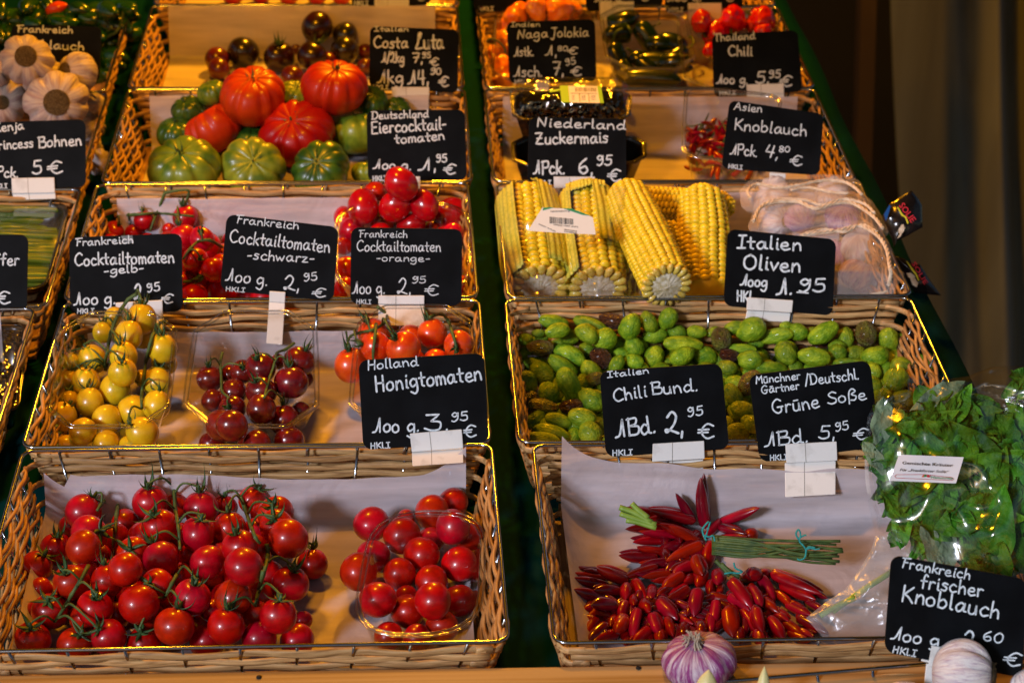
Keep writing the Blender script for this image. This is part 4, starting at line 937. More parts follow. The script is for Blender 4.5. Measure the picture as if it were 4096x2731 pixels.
trusses('tomato', STM1, T1, pile, ['red tomato truss at the upper left of the big pile, short stem end up', 'red tomato truss left of the pile centre, thin branching stem', 'red tomato truss with the thick upright stem in the middle of the pile',
 'red tomato truss at the upper right of the big pile', 'red tomato truss at the lower left corner, slanting green stem', 'red tomato truss in the low middle of the big pile', 'red tomato truss at the lower right corner of the big pile',
 'red tomato truss right of the middle, stem cut short near the front rim'], 'red vine tomatoes in the front left basket', fillr=66, shrink=0.74, seed=1)

# ---- row 1: cup of loose red cherry tomatoes
rt, bp, bn, cc = cup('oval clear cup of loose red tomatoes in the front left basket', ('31', [(930,1130),(2030,1110),(2080,40),(1140,60)]), -0.018, -0.008, 0.066, kind='round', rfrac=0.48, ribs=False)
pl = Pile(bp, bn, 0.95, ymax=YB_[1], ymin=None); pl.fillers([q('31', 1150, 850), q('31', 1850, 850), q('31', 1850, 350), q('31', 1200, 350)], 62, shrink=0.9, seed=5) if False else None
CH = [('31',1960,250,140),('31',1620,290,120),('31',1400,90,80),('31',1400,800,110),('31',1240,1150,135),('31',1500,1170,130),('31',1720,1060,145),('31',1870,830,145),('31',1105,430,150),('31',1340,590,150),('31',1625,660,150),
 ('31',1410,925,155),('21',1820,1480,138),('21',1635,1565,162),('31',1085,145,162),('31',1820,172,160),('31',1360,245,166),('31',975,575,174),('31',1880,505,162),('31',1540,425,166),('31',1150,820,168),('31',1640,835,172)]
lb = {12: 'topmost red tomato at the back of the oval cup', 14: 'red tomato at the back left edge of the oval cup', 15: 'red tomato high on the right of the oval cup', 17: 'red tomato bulging over the left edge of the oval cup',
      18: 'red tomato against the right edge of the oval cup', 19: 'red tomato in the middle of the heap in the oval cup', 20: 'red tomato at the front left of the oval cup', 21: 'red tomato with a pale blossom end at the front of the oval cup'}
chl = loose('tomato', CH, pl, lambda i: lb.get(i, 'loose red tomato among others in the oval clear cup'), 'tomato', 'loose red tomatoes in the oval cup', seed=6, name='cherry_tomato')
order_labels([(o[0], q(*CH[i][:3]), 'red tomato') for i, o in enumerate(chl) if i not in lb], 2, ['back half', 'front half'], 'of the oval cup')

# ---- row 2 left: yellow, dark and orange tomatoes in cups
rt, bp, bn, cc = cup('octagonal clear cup of yellow tomatoes on the vine', ('20', [(400,780),(1480,770),('10',1560,1290),('10',610,1290)]), -0.030, 0.022, 0.062)
TY = [('20',600,960,95),('20',1180,980,110),('20',950,945,120),('20',630,560,85,625,465),('20',625,380,80,640,300),('10',1290,1500,100),('20',1270,360,75),('10',1030,1315,90),('20',1470,225,110),('20',650,225,92,650,130),
 ('20',1455,95,128,1450,-20),('10',925,1450,92,925,1345),('20',830,190,122,770,90),('10',1265,1335,132,1270,1190),('10',1155,1480,130,1160,1350),('20',1105,165,128,1080,60),('20',1410,390,130,1425,265),('20',1100,310,126,1095,225),
 ('20',1195,650,135),('20',1405,600,128,1430,455),('20',770,400,128,770,285),('20',555,710,132,620,600),('20',745,840,122),('20',960,730,128),('20',1272,852,138,1175,770),('20',1030,460,134,1040,315),('20',805,575,128,785,425)]
SY = [('10',[(1235,1105),(1150,1160),(1080,1260),(1020,1380),(975,1540),(960,1640),(935,1730),(950,1790)]),('10',[(1500,1365),(1440,1370),(1375,1470),(1345,1560),(1310,1700),(1285,1870),(1268,2030),(1270,2140)])]
trusses('yellow_tomato', SY, TY, Pile(bp, bn, 0.93, ymax=YB_[2], ymin=YR[1]+0.003), ['yellow tomato truss whose tall stem stands up at the back left of the cup', 'truss of yellow tomatoes along the right side of its cup'], 'yellow tomatoes in the left cup', stem_r=0.0023, seed=2, catname='tomatoes')
rt, bp, bn, cc = cup('clear cup of dark red tomatoes, second of three in its row', ('20', [(1650,760),('21',590,780),('11',560,1280),('10',1790,1290)]), -0.030, 0.020, 0.060)
TD = [('20',1900,960,120),('20',2250,980,130),('21',60,960,130),('21',350,930,140),('21',450,660,90),('20',2060,330,90),('20',1900,560,100),('21',250,215,70),('20',1990,790,150),('21',480,360,90),('20',1880,365,122,1870,255),('20',2175,305,112,2175,265),('20',2090,490,125),
 ('21',440,215,140,500,105),('21',95,270,140,60,190),('21',100,480,140,50,395),('21',370,400,150,355,245),('20',2080,640,125,2050,620),('20',2075,790,145),('21',100,640,140),('21',300,735,140,300,590)]
SD = [('20',[(1995,130),(1975,220),(1980,300),(1985,400),(1990,480),(2055,540)]),('21',[(400,45),(320,105),(240,140),(215,250),(180,350),(145,470),(125,540)])]
trusses('dark_tomato', SD, TD, Pile(bp, bn, 0.93, ymax=YB_[2], ymin=YR[1]+0.003), ['dark red tomato truss on the left of the middle cup', 'dark red tomato truss on the right of the middle cup'], 'dark tomatoes in the middle cup', stem_r=0.0018, cal='c', seed=3)
rt, bp, bn, cc = cup('clear cup of orange tomatoes behind the Honigtomaten card', ('21', [(900,760),(2030,740),('11',1960,1230),('11',1010,1235)]), -0.030, 0.024, 0.062)
TO = [('21',1150,420,150),('21',1500,500,150),('21',1850,450,150),('21',1150,700,150),('21',1500,760,150),('21',1850,740,150),('21',1450,250,150),('21',1850,220,150),('11',1440,1500,120),('21',1660,215,120),('21',1660,30,100),
 ('11',1110,1470,150,1050,1360),('21',1110,130,125),('11',1120,1580,140,1000,1560),('21',1870,60,132,1850,95),('11',1630,1460,135,1590,1335),('11',1375,1600,158,1300,1510),('21',915,245,162,885,105)]
SO = [('11',[(1140,1220),(1225,1300),(1200,1370),(1100,1430),(990,1455),(900,1490),(875,1550)]),('11',[(1130,1380),(1120,1500),(1105,1620),(1105,1700)]),('11',[(1600,1320),(1715,1290),(1780,1360),(1810,1450),(1845,1570),(1850,1640)])]
trusses('orange_tomato', SO, TO, Pile(bp, bn, 0.93, ymax=YB_[2], ymin=YR[1]+0.003), ['orange tomato truss arching over the back left of its cup', 'orange tomato truss with the straight stalk dipping behind the Honigtomaten card', 'orange tomato truss in the right half of its cup'], 'orange tomatoes in the right cup', stem_r=0.0021, cal='c', seed=4)

# ---- row 3 left: cocktail tomatoes on the vine, cup of plum tomatoes
TC = [('10',1520,525,70),('10',1670,960,90),('10',1700,860,100),('10',1600,700,110),('10',1400,700,110),('10',1200,700,110),('10',1000,680,110),('10',1640,1000,90),('10',1030,545,88,1060,490),('10',1210,560,95,1170,480),('10',1290,450,88,1275,355),('10',1880,690,110),('10',1990,860,110),('10',1665,425,115,1640,320),
 ('10',1640,605,122,1600,470),('10',1810,620,115,1800,560),('10',1750,800,112,1790,790),('10',1910,895,112,1740,1000),('10',1810,1025,98),('10',1740,1135,122),('10',2000,1090,142),('10',2250,1170,150),('11',130,1150,130),('11',380,1150,110),('10',2200,950,130),('11',100,800,130),('11',250,650,120),('11',0,640,110)]
SCK = [('10',[(1478,200),(1440,300),(1390,420),(1345,550)]),('10',[(1050,415),(1200,400),(1400,388),(1580,400),(1735,415)]),('10',[(1480,205),(1580,185),(1680,180),(1690,220),(1660,300)]),('10',[(1990,690),(1880,630),(1780,640),(1700,710),(1640,800)]),('10',[(1640,1000),(1740,990),(1780,930)]),('11',[(205,430),(370,430),(460,465),(540,405),(630,415),(690,485)])]
trusses('cocktail_tomato', SCK, TC, Pile(tol=0.92, ymax=YB_[3], ymin=YR[2]+0.003), ['small red tomato truss with a stalk sticking straight up, back left of the third row', 'small red tomato truss with a long level stalk', 'small red tomato truss hanging from a hooked stalk at the back', 'small red tomato truss between the gelb and schwarz cards',
  'small red tomato truss low beside the gelb card', 'red tomato truss whose stalk shows over the schwarz card'], 'red cocktail tomatoes on the vine', stem_r=0.0021, cal='c', fillr=45, shrink=0.7, seed=7)
for gi, (cz, lbl) in enumerate(((0.0, 'clear cup heaped with red plum tomatoes'), )):
    rt, bp, bn, cc = cup(lbl, ('11', [(770,1100),(1960,1100),(1960,290),(800,290)]), -0.016, 0.000, 0.068, kind='round', rfrac=0.4, ribs=False)
TP = [('11',850,1080,115),('11',1150,1060,120),('11',1450,1060,120),('11',1750,1060,120),('11',1880,1050,110),('11',880,890,115),('11',1250,850,125),('11',1600,850,125),('11',1860,780,110),('11',1170,600,125),('11',1420,680,130),('11',1740,620,125),('11',840,680,80),('11',905,540,120),('11',1170,460,115),('11',1400,400,110),('11',1640,540,75),('11',845,430,100),('11',1115,200,95),('11',1815,600,110),
 ('11',1445,490,122),('11',1800,392,142),('11',1560,315,132),('11',1010,332,145),('11',1298,325,135),('11',1358,128,148)]
lp = {25: 'topmost red plum tomato of the heap', 23: 'large plum tomato at the left of the heap, two lamp glints', 21: 'round plum tomato at the right of the heap', 22: 'plum tomato right of centre near the top of the heap', 24: 'plum tomato just under the topmost one', 20: 'plum tomato with a puckered tip above the orange card', 18: 'small plum tomato at the back left of the heap', 17: 'plum tomato at the far left edge of the heap'}
pll = loose('plum_tomato', TP, Pile(bp, bn, 0.92, ymax=YB_[3], ymin=YR[2]+0.003), lambda i: lp.get(i, 'red plum tomato low in the heap behind the orange card'), 'tomato', 'red plum tomatoes in the clear cup', seed=8, axs=1.0)
order_labels([(o[0], q(*TP[i][:3]), 'plum tomato') for i, o in enumerate(pll) if i not in lp], 3, ['upper layer', 'middle layer', 'bottom layer'], 'behind the orange card')

# ---- row 4/5 left: beefsteak and black tomatoes
BF = {k: [rib_mesh('beefsteak_tomato', M[m], sd+i, ribs=rb, depth=dp, flat=fl) for i in range(3)] for k, m, sd, rb, dp, fl in (('r', 'bfr', 40, 10, 0.15, 0.82), ('g', 'bfg', 50, 9, 0.14, 0.82), ('d', 'bfd', 60, 9, 0.15, 0.82))}
pb = Pile(tol=0.86, ymax=YB_[4], ymin=YR[3]+0.003)
BT = [('g','S',1470,690,62,1470,640,'green beefsteak tomato half hidden behind the Eiercocktailtomaten card'),('d','S',600+40,1,1,0,0,None),
 ('g','S',848,372,62,830,330,'green beefsteak tomato at the back, left of the largest red one'),('g','S',1180,378,62,1190,345,'green beefsteak tomato wedged between the two back red ones'),('d','S',752,440,66,735,400,'green beefsteak tomato with dark top at the back left'),
 ('d','S',1490,405,66,1500,370,'striped green beefsteak tomato behind the light green one'),('d','S',1590,440,55,1592,418,'green beefsteak tomato at the far right beside its card'),('d','S',1010,560,85,1010,500,'dark green beefsteak tomato in the middle gap'),
 ('d','S',705,535,80,700,480,'deep green beefsteak tomato at the left of the heap'),('g','S',737,672,140,715,600,'big light green beefsteak tomato at the front left'),('g','S',1012,670,125,1012,640,'mid green beefsteak tomato at the front centre'),
 ('d','S',1282,678,117,1262,640,'glossy green beefsteak tomato at the front right'),('g','S',1425,530,108,1410,440,'pale green beefsteak tomato beside the Eiercocktailtomaten card'),('r','S',1337,348,128,1345,262,'red beefsteak tomato at the top right with a stub of stalk'),
 ('r','S',1011,385,134,1010,300,'large red beefsteak tomato at the top left of the heap'),('r','S',853,515,117,800,430,'orange red beefsteak tomato at the lower left'),('r','S',1187,535,146,1160,470,'largest red beefsteak tomato, deeply ribbed, in the middle')]
rnd = random.Random(9)
for (k, rg, x, y, r, cx, cy, lbl) in BT:
    if lbl is None: continue
    c, rr = pb.place((x, y), r*0.90); zd = surf_dir((cx, cy), c, rr*0.85)
    f = inst('beefsteak_tomato', rnd.choice(BF[k]), Matrix.Translation(c) @ orient(zd, roll=rnd.uniform(0, 6)) @ Matrix.Diagonal((rr*1.14, rr*1.14, rr*1.10, 1))); tag(f, lbl, 'tomato', 'beefsteak tomatoes on white paper')
    sub('calyx', rnd.choice(CALX), Matrix.Translation((0, 0, 0.60)) @ Matrix.Diagonal((0.36, 0.36, 0.5, 1)), f)
pk = Pile(tol=0.9, ymax=YB_[5], ymin=YR[4]+0.003)
BK = [('brown_tomato','00',1960,620,100,None,'brown tomato low at the left of the black tomatoes'),('brown_tomato','01',380,690,105,None,'brownish red tomato under the black ones'),('brown_tomato','01',1030,600,75,None,'red brown tomato beside the Costa card'),('brown_tomato','01',410,440,65,None,'small brown tomato between the black ones'),
 ('brown_tomato','01',1030,460,70,None,'brown tomato at the far right touching the Costa card'),('brown_tomato','01',700,560,90,None,'brown tomato deep in the black tomato heap'),('brown_tomato','00',1945,535,112,None,'reddish brown tomato at the left end of the black tomatoes'),
 ('black_green_tomato','01',850,310,112,None,'upper dark green black tomato at the right'),('black_tomato','01',555,500,132,(610,380),'black tomato in the middle front of the heap'),('black_tomato','01',260,510,142,(255,390),'black tomato with green stub of stalk on top'),
 ('black_green_tomato','00',2180,475,146,None,'almost black tomato at the left with a lamp glint'),('black_green_tomato','01',850,450,128,None,'dark green black tomato at the right of the heap'),('black_tomato','01',600,245,142,None,'topmost black tomato of the heap')]
for (k, rg, x, y, r, ca, lbl) in BK:
    c, rr = pk.place(q(rg, x, y), r*k_of(rg)); zd = surf_dir(q(rg, *ca), c, rr*0.95) if ca else Vector((rnd.uniform(-1, 1), 0.6, rnd.uniform(-0.5, 0.6)))
    f = put_fruit(k, c, rr, zd, rnd=rnd, name='black_tomato'); tag(f, lbl, 'tomato', 'black tomatoes behind the beefsteaks')
    if ca: sub('calyx', CALX[1], Matrix.Translation((0, 0, 0.88)), f)
# ------------------------------------------------------------------ row 2 right: green olives (long wrinkled)
def olive_mesh(seed, m):
    rnd = random.Random(seed); o = Vector((rnd.uniform(0, 50), 0, 0)); ta = rnd.uniform(-0.14, 0.02); be = rnd.uniform(-0.12, 0.12)
    def fn(p, t):
        d = Vector((math.sin(t)*math.cos(p), math.sin(t)*math.sin(p), math.cos(t)))
        r = 1 + 0.075*noise.noise(d*1.6+o) + 0.035*noise.noise(d*4.5+o)
        c = d.z; x = d.x*r*(1+ta*c) + be*c*c; z = d.z*(r+0.0) - 0.06*math.exp(-(t/0.2)**2) + 0.05*math.exp(-((PI-t)/0.25)**2)
        return Vector((x, d.y*r*(1+ta*c), z))
    mb = rev(fn, 22, 16); me = mb.mesh('olive', m); return me
OLM = {'g': [olive_mesh(i, M['olv']) for i in range(7)], 'b': [olive_mesh(20+i, M['olb']) for i in range(3)], 'd': [olive_mesh(30+i, M['old']) for i in range(2)]}
OL = [('12',350,1510,85,45,-10),('12',345,1462,65,40,0),('12',230,1520,80,55,0),('12',520,1555,65,45,0),('13',545,1382,55,40,0),('13',310,1340,60,45,0),('13',1310,1440,65,45,0),('12',1910,1450,75,48,-20),('12',1200,1330,60,50,0),('12',1730,1530,80,60,10),('12',2290,1530,90,60,30),
 ('12',1005,1350,125,70,12,'d'),('12',480,1362,140,70,12),('12',820,1395,185,72,25),('12',1330,1362,105,78,60),('12',1505,1330,102,85,-60),('12',1165,1405,122,98,-68),('12',1765,1450,92,62,5),('12',2100,1410,95,62,-10),('12',515,1440,118,70,-12),('12',1590,1452,92,70,20),
 ('12',615,1490,95,75,20),('12',780,1462,115,82,35),('12',1390,1480,120,72,-5),('12',1985,1515,110,95,80,'b'),('12',2250,1432,138,108,-25),('12',935,1510,118,102,0),
 ('13',410,1390,92,76,15),('13',630,1400,145,85,-30),('13',825,1440,95,70,85),('13',995,1410,118,92,80,'b'),('13',1190,1450,108,88,75),('13',1400,1500,108,98,60,'d'),('13',210,1425,170,68,-10),('13',600,1520,80,52,0,'d'),('13',440,1540,62,50,0,'d'),('13',310,1535,105,75,0),('13',750,1520,78,72,0),
 ('22',1700,60,60,50,0,'d'),('22',2150,100,150,48,0),('22',1370,75,82,52,10,'b'),('22',220,140,75,58,-30),('22',780,110,80,66,20),('22',1080,150,80,60,0),('22',1200,78,98,86,62),('22',365,95,128,76,5,'b'),('22',630,155,152,86,25),('22',905,185,115,92,40,'d'),('22',1640,60,182,76,5),
 ('22',1385,165,98,86,-60),('22',1835,160,122,85,12),('22',1635,165,120,80,-25),('22',2055,160,98,62,10,'d'),('22',1045,240,92,64,-60),('22',1200,212,92,66,20),('22',1500,222,64,42,-30),('22',2240,200,112,92,0),('22',2040,270,92,70,15),
 ('22',300,240,138,66,0),('22',560,260,152,76,35),('22',820,302,118,82,45),('22',390,320,142,92,35),('22',720,410,70,60,0),('22',840,372,92,62,-20,'b'),('22',620,420,172,98,65),('22',235,405,112,102,60),('22',440,495,102,96,80),('22',820,560,132,102,40),
 ('22',900,740,70,62,0),('22',250,605,132,86,-60,'b'),('22',400,625,148,76,15,'b'),('22',640,622,112,72,0,'d'),('22',735,715,128,86,10),('22',310,755,128,82,-45),('22',525,745,128,68,15),('22',650,890,96,68,-60),('22',460,850,168,76,15),('22',810,860,116,106,70),('22',365,915,172,74,5),
 ('22',930,930,60,60,0),('22',2020,400,70,62,0),('22',2240,410,132,96,-50,'b'),('22',2090,520,122,76,60),('22',2180,650,122,82,20),('22',2240,760,88,62,30),('22',2150,860,126,96,20),('22',2290,900,55,50,0),
 ('23',905,72,98,72,-10),('23',310,75,108,92,60),('23',60,130,102,82,-10),('23',550,100,142,82,8),('23',440,150,100,62,0),('23',750,70,82,82,0),('23',1080,100,128,92,-10),('23',850,150,142,42,0),('23',190,200,152,62,5),('23',30,240,92,46,0),('23',1060,230,92,72,80),('23',1300,180,98,82,15),
 ('23',1505,150,98,82,60),('23',1260,290,112,106,0),('23',1430,290,82,72,60),('23',30,680,82,80,0),('23',50,800,72,60,0),('23',1440,400,80,60,0)]
po = Pile(tol=0.80, ymax=YB_[2], ymin=YR[1]+0.003)
fp = [q('12', 330, 1530), q('13', 1350, 1500), q('23', 1500, 420), q('23', 1150, 850), q('22', 1500, 900), q('22', 330, 880)]
fl = po.fillers(fp, 44, shrink=0.93, seed=3, step=2.0)
rnd = random.Random(12)
for px, (c, r) in fl:
    mx = Matrix.Translation(c) @ orient((rnd.gauss(0, 1), rnd.gauss(0, 1), rnd.gauss(0, .4))) @ Matrix.Diagonal((r*0.95, r*0.95, r*1.35, 1))
    tag(inst('olive', rnd.choice(OLM['g']), mx), 'green wrinkled olive in the lower layer of the olive basket', 'olive', 'fresh olives in the second row')
dl = ['dark shrivelled olive among the green ones at the back left', 'purple brown olive at the far right end of the basket', 'dark olive by the back wall right of the Oliven card', 'small dark olive near the back right']
oc = {'d': 0, 'b': 0}; olist = []
OL.sort(key=lambda o: (0 if o[4] < 62 else 1))
for o in OL:
    rg, x, y, a, b, an = o[:6]; kd = o[6] if len(o) > 6 else 'g'; k = k_of(rg); px = q(rg, x, y)
    c, r = po.place(px, (a*0.35+b*0.65)*k); sc = r/((a*0.35+b*0.65)*k)
    w = math.radians(an); ax = (VR*math.cos(w) + VD*math.sin(w)) + VF*rnd.uniform(-0.35, 0.35)
    if rnd.random() < 0.5: ax = -ax
    mx = Matrix.Translation(c) @ orient(ax, roll=rnd.uniform(0, 6.28)) @ Matrix.Diagonal((b*k*sc, b*k*sc, a*k*sc*1.02, 1))
    f = inst('olive', rnd.choice(OLM[kd]), mx)
    if kd == 'd': lbl = 'dark purple brown olive, ' + ['on the back row under the corn', 'far right beside the basket wall', 'near the back right corner', 'small, half hidden at the back right', 'peeping out behind others above the Chili Bund card', 'at the upper left with a glossy brown side', 'right of the middle between two green ones', 'shrivelled, left of the Chili Bund card'][min(oc['d'], 7)]; oc['d'] += 1
    elif kd == 'b': lbl = 'green olive gone partly brown in the olive basket'
    elif a >= 165: lbl = 'extra long light green olive lying across the olive heap'
    else: lbl = 'plain green wrinkled olive lying on top of the olive heap'
    tag(f, lbl, 'olive', 'fresh olives in the second row')
    if kd != 'd': olist.append((f, px, 'olive gone partly brown' if kd == 'b' else 'long light green olive' if a >= 150 else 'plump green olive' if b > 90 else 'small green olive' if a < 90 else 'green olive'))

order_labels(olist, 7, ['back row', 'second row', 'third row', 'fourth row', 'fifth row', 'sixth row', 'front row'], 'of olives')
# ------------------------------------------------------------------ chilis
def chili_mesh(name, m, seed, bend=0.12, tip=0.18, cap=True, sh=0.62):
    rnd = random.Random(seed); bd = rnd.uniform(-bend, bend); bd2 = rnd.uniform(-bend, bend); mb = MB(); nv = 12; nu = 12
    def fn(u, v):
        s = v; r = 0.5*(min(1.0, (s/0.10))**0.5)*(1 - (max(0, s-sh)/(1-sh))**1.7*(1-tip))*(0.86+0.14*math.sin(PI*min(1, s*1.2)))
        if s > 0.985: r *= 0.25
        a = 2*PI*u; w = 1+0.07*math.sin(2*a+seed)+0.04*math.sin(3*a+seed*2)
        return Vector((r*w*math.cos(a) + bd*math.sin(PI*s), r*w*math.sin(a) + bd2*math.sin(PI*s), s))
    mb.grid(fn, nu, nv, True); mb.f = [f[::-1] for f in mb.f]; mb.m = [0]*len(mb.f)
    return mb.mesh(name, m)
CHM = {k: [chili_mesh('chili', M[m], i+j*10) for i in range(5)] for j, (k, m) in enumerate((('r', 'chi'), ('d', 'chd'), ('g', 'chg')))}
def chili(px_base, px_tip, rpx, pile, kind='r', parent=None, tipfwd=0.02, rnd=random, name='chili', meshes=None):
    mx_, my_ = (px_base[0]+px_tip[0])/2, (px_base[1]+px_tip[1])/2
    rpx = rpx*1.0; c, r = pile.place((mx_, my_), rpx)
    t = (c-CAM).length; tb = at_t(px_base, t + tipfwd*0.5); tt = at_t(px_tip, t - tipfwd*0.5); ax = tt - tb; L = ax.length
    if parent is not None: sh = max(0.0, X2 + 0.062 - min(tb.x, tt.x)); tb = tb + Vector((sh, 0, 0)); tt = tt + Vector((sh, 0, 0)); c = c + Vector((sh, 0, 0))
    if L < r*2.0: ax = ax.normalized()*r*1.2 - ray(*px_tip)*r*2.4 + Vector((0, 0, -r*0.8)) if L > 1e-4 else -ray(*px_tip)*r*2.4; tb = c - ax*0.5; L = ax.length
    Mx = Matrix.Translation(tb) @ orient(ax, roll=rnd.uniform(0, 6.28)) @ Matrix.Diagonal((2*r, 2*r, L*1.32, 1))
    return inst(name, rnd.choice(meshes or CHM[kind]), Mx, parent)
CA = [(1210,30,1480,90,50),(1380,110,1700,90,62),(1210,190,1480,190,52,'d'),(1350,230,1600,250,46),(1265,305,1500,300,46),(1510,180,1790,290,60),(1430,40,1760,120,60,'d'),(1580,200,1800,330,50),(1150,430,1420,440,58,'d'),(1300,370,1520,400,46),(1170,605,1420,520,52,'d'),
 (1330,510,1560,480,50,'d'),(1270,590,1480,600,38,'d'),(1340,615,1560,590,42),(1420,655,1580,640,36),(1500,700,1640,600,72),(1590,580,1720,510,66),(1680,660,1760,640,50),(1440,780,1560,720,50,'d'),(1530,820,1700,720,66,'d'),(1780,670,1830,560,66),(1620,-60,1740,120,44,'d'),(1808,-160,1840,190,60,'d'),
 (2150,220,1960,170,55,'d'),(2240,30,1970,130,52),(1850,240,1975,120,42),(2130,290,1950,290,40,'d'),(1690,940,1730,850,50,'d'),(1750,915,1780,730,72),(1880,755,1880,660,46),(1570,440,1820,330,66),(1800,565,1750,440,68),(1940,800,1980,700,46),(1950,660,1950,570,66),(1870,500,1905,320,72)]
CB = [(2340,600,2400,590,60),(2250,600,2180,640,62),(2320,850,2190,720,52),(2190,890,2050,790,62),(1890,1090,1900,960,46),(2080,1095,2050,900,86),(2350,1060,2300,900,52),(2330,1190,2330,1080,52),(2150,1180,2150,1080,55,'d'),(1800,1130,1800,1030,60,'d'),(1910,1015,1940,830,62),(2270,1080,2160,910,56),(2225,872,2060,640,76)]
CB3 = [(20,640,60,620,60),(625,820,500,760,36,'d'),(620,950,480,870,46,'d'),(520,1150,420,1110,32,'d'),(490,820,250,720,60),(180,825,90,650,62),(80,870,10,740,52),(325,880,220,790,46),(470,960,310,890,52),(215,940,110,860,62),(610,1110,400,1000,56,'d'),(290,1010,160,930,56),(95,1085,50,920,56),(35,1100,5,960,46),
 (410,1130,270,1030,52),(260,1160,160,1010,62),(470,1190,330,1130,52),(100,1220,70,1110,56),(240,1210,200,1120,50,'d'),(510,760,170,620,60)]
CC_ = [(595,545,850,570,38,'d'),(760,550,960,560,34,'d'),(800,570,960,620,46,'d'),(515,760,760,850,72,'d'),(490,655,760,720,56,'d'),(610,600,850,640,60),(830,650,900,720,42,'d'),(930,560,1150,650,72,'d'),(725,755,920,800,46),(900,740,1080,750,62,'d'),(1290,800,1210,650,62),(1360,790,1370,715,56),(750,920,920,830,52),
 (660,1020,830,860,56),(650,1180,830,1110,42,'d'),(680,1150,780,1000,72),(870,870,1040,880,82,'d'),(1200,850,1200,790,46),(1330,910,1290,840,62),(1550,960,1420,830,76),(1690,1020,1560,960,46),(830,1160,960,1050,72,'d'),(1000,1040,1030,970,42),(880,1190,1060,1130,62),(1540,1110,1500,990,52),(1310,1200,1380,1140,42,'d'),
 (1230,1170,1340,1080,56),(1130,1200,1150,1110,52),(1570,1150,1560,1050,52,'d'),(1650,1150,1650,1040,60,'d'),(1440,1190,1430,1090,56),(1090,960,1130,850,62),(1060,1085,1120,1000,76),(1410,1090,1360,950,62),(1205,1140,1240,900,62),(1130,790,1130,700,66)]
pc = Pile(tol=0.70, ymax=YB_[1]-0.024, ymin=None); rnd = random.Random(21)
KN = [('upper chili bunch with stalks tied in teal twine pointing right', (1850, 260), '32'), ('lower right chili bunch spreading towards the herb bag', (2120, 600), '32'), ('lower left chili bunch with its cut green stalks behind', (1130, 720), '32')]
kp = [hitz(q(k[2], *k[1]), -0.04) for k in KN]
rts = [root('chili_bunch', KN[i][0], 'chili bunch', kp[i], 'red chili bunches on white paper') for i in range(3)]
def run(lst, rg, parent):
    ex = []
    for t in lst:
        jx, jy = rnd.uniform(-28, 28), rnd.uniform(-34, -6)
        if rg == '32' and min(t[0], t[2]) < 900 and t[1] > 500: continue
        ex.append((t[0]+jx, t[1]+jy, t[2]+jx*0.4, t[3]+jy*0.6, t[4]*0.92) + (('d',) if rnd.random() < 0.5 else ()))
    for t in ex + lst:
        kd = t[5] if len(t) > 5 else 'r'; k = k_of(rg)
        chili(q(rg, t[2], t[3]), q(rg, t[0], t[1]), t[4]*k*0.90, pc, kd, parent, rnd=rnd)
# under-layer so that the bunches have body
for (poly, par) in (([q('32', 760, 800), q('32', 1500, 760), q('32', 1560, 1150), q('32', 760, 1150)], rts[2]), ([q('32', 1650, 800), q('33', 150, 760), q('33', 260, 1120), q('32', 1650, 1150)], rts[1]), ([q('32', 1400, 200), q('32', 1800, 180), q('32', 1900, 560), q('32', 1400, 560)], rts[0])):
    for px, (c, r) in pc.fillers(poly, 24, shrink=0.95, seed=4, step=2.4):
        ax = Vector((rnd.uniform(-1, 1), -rnd.uniform(0.3, 1), rnd.uniform(-0.3, 0.3))).normalized()*0.035
        inst('chili', rnd.choice(CHM['d']), Matrix.Translation(c-ax*0.5) @ orient(ax) @ Matrix.Diagonal((2*r, 2*r, 0.038, 1)), par)
run(CC_, '32', rts[2]); run(CB, '32', rts[1]); run(CB3, '33', rts[1]); run(CA, '32', rts[0])
c, r = pc.place(q('32', 2250, 243), 76*k_of('32')); inst('chili', tom_mesh('chili', M['chi'], 777), Matrix.Translation(c) @ orient((0, .3, 1)) @ Matrix.Diagonal((r, r*0.85, r*0.85, 1)), rts[0])
# stalks of the upper bunch
tk = (kp[0]-CAM).length - 0.015
mb = MB()
for i, (y0, y1, xe, rr) in enumerate([(330,350,775,13),(350,380,740,11),(372,425,795,14),(395,415,790,12),(420,455,750,14),(450,480,765,11),(475,525,768,14),(500,545,735,11),(440,440,800,12),(365,365,690,10),(465,500,705,10)]):
    i_ = (i*7) % 11; a = q('32', 1900, 250 + i_*16); m1 = q('33', 0, 335 + i_*15); m2 = q('33', 440, y0+20); e = q('33', xe, y1)
    tt = tk + 0.010*math.sin(i*2.1)
    mb.tube(smoothpoly([at_t(a, tt+0.01), at_t(m1, tt), at_t(m2, tt+0.004), at_t(e, tt+0.012)], 6), rr*k_of('33')/F*tk, 6)
mb.build('stalk', M['chg'] if False else M['stem'], rts[0])
mb = MB()
for pts in ([(1070,-5),(1200,40),(1360,130)],[(1075,50),(1200,90),(1400,150)],[(1180,-40),(1240,20),(1330,90)],[(1130,110),(1240,130),(1400,180)]):
    mb.tube(smoothpoly([at_t(q('32', *p), tk+0.03) for p in pts], 4), 0.0034, 6, flat=0.5)
mb.build('stalk', M['stalk'], rts[2])
mb = MB()
for pts in ([(1930,470),(2000,540),(2060,610)],[(1980,500),(2060,570),(2150,620)]):
    mb.tube(smoothpoly([at_t(q('32', *p), tk) for p in pts], 4), 0.0026, 6)
mb.build('stalk', M['stem'], rts[1])
mb = MB()
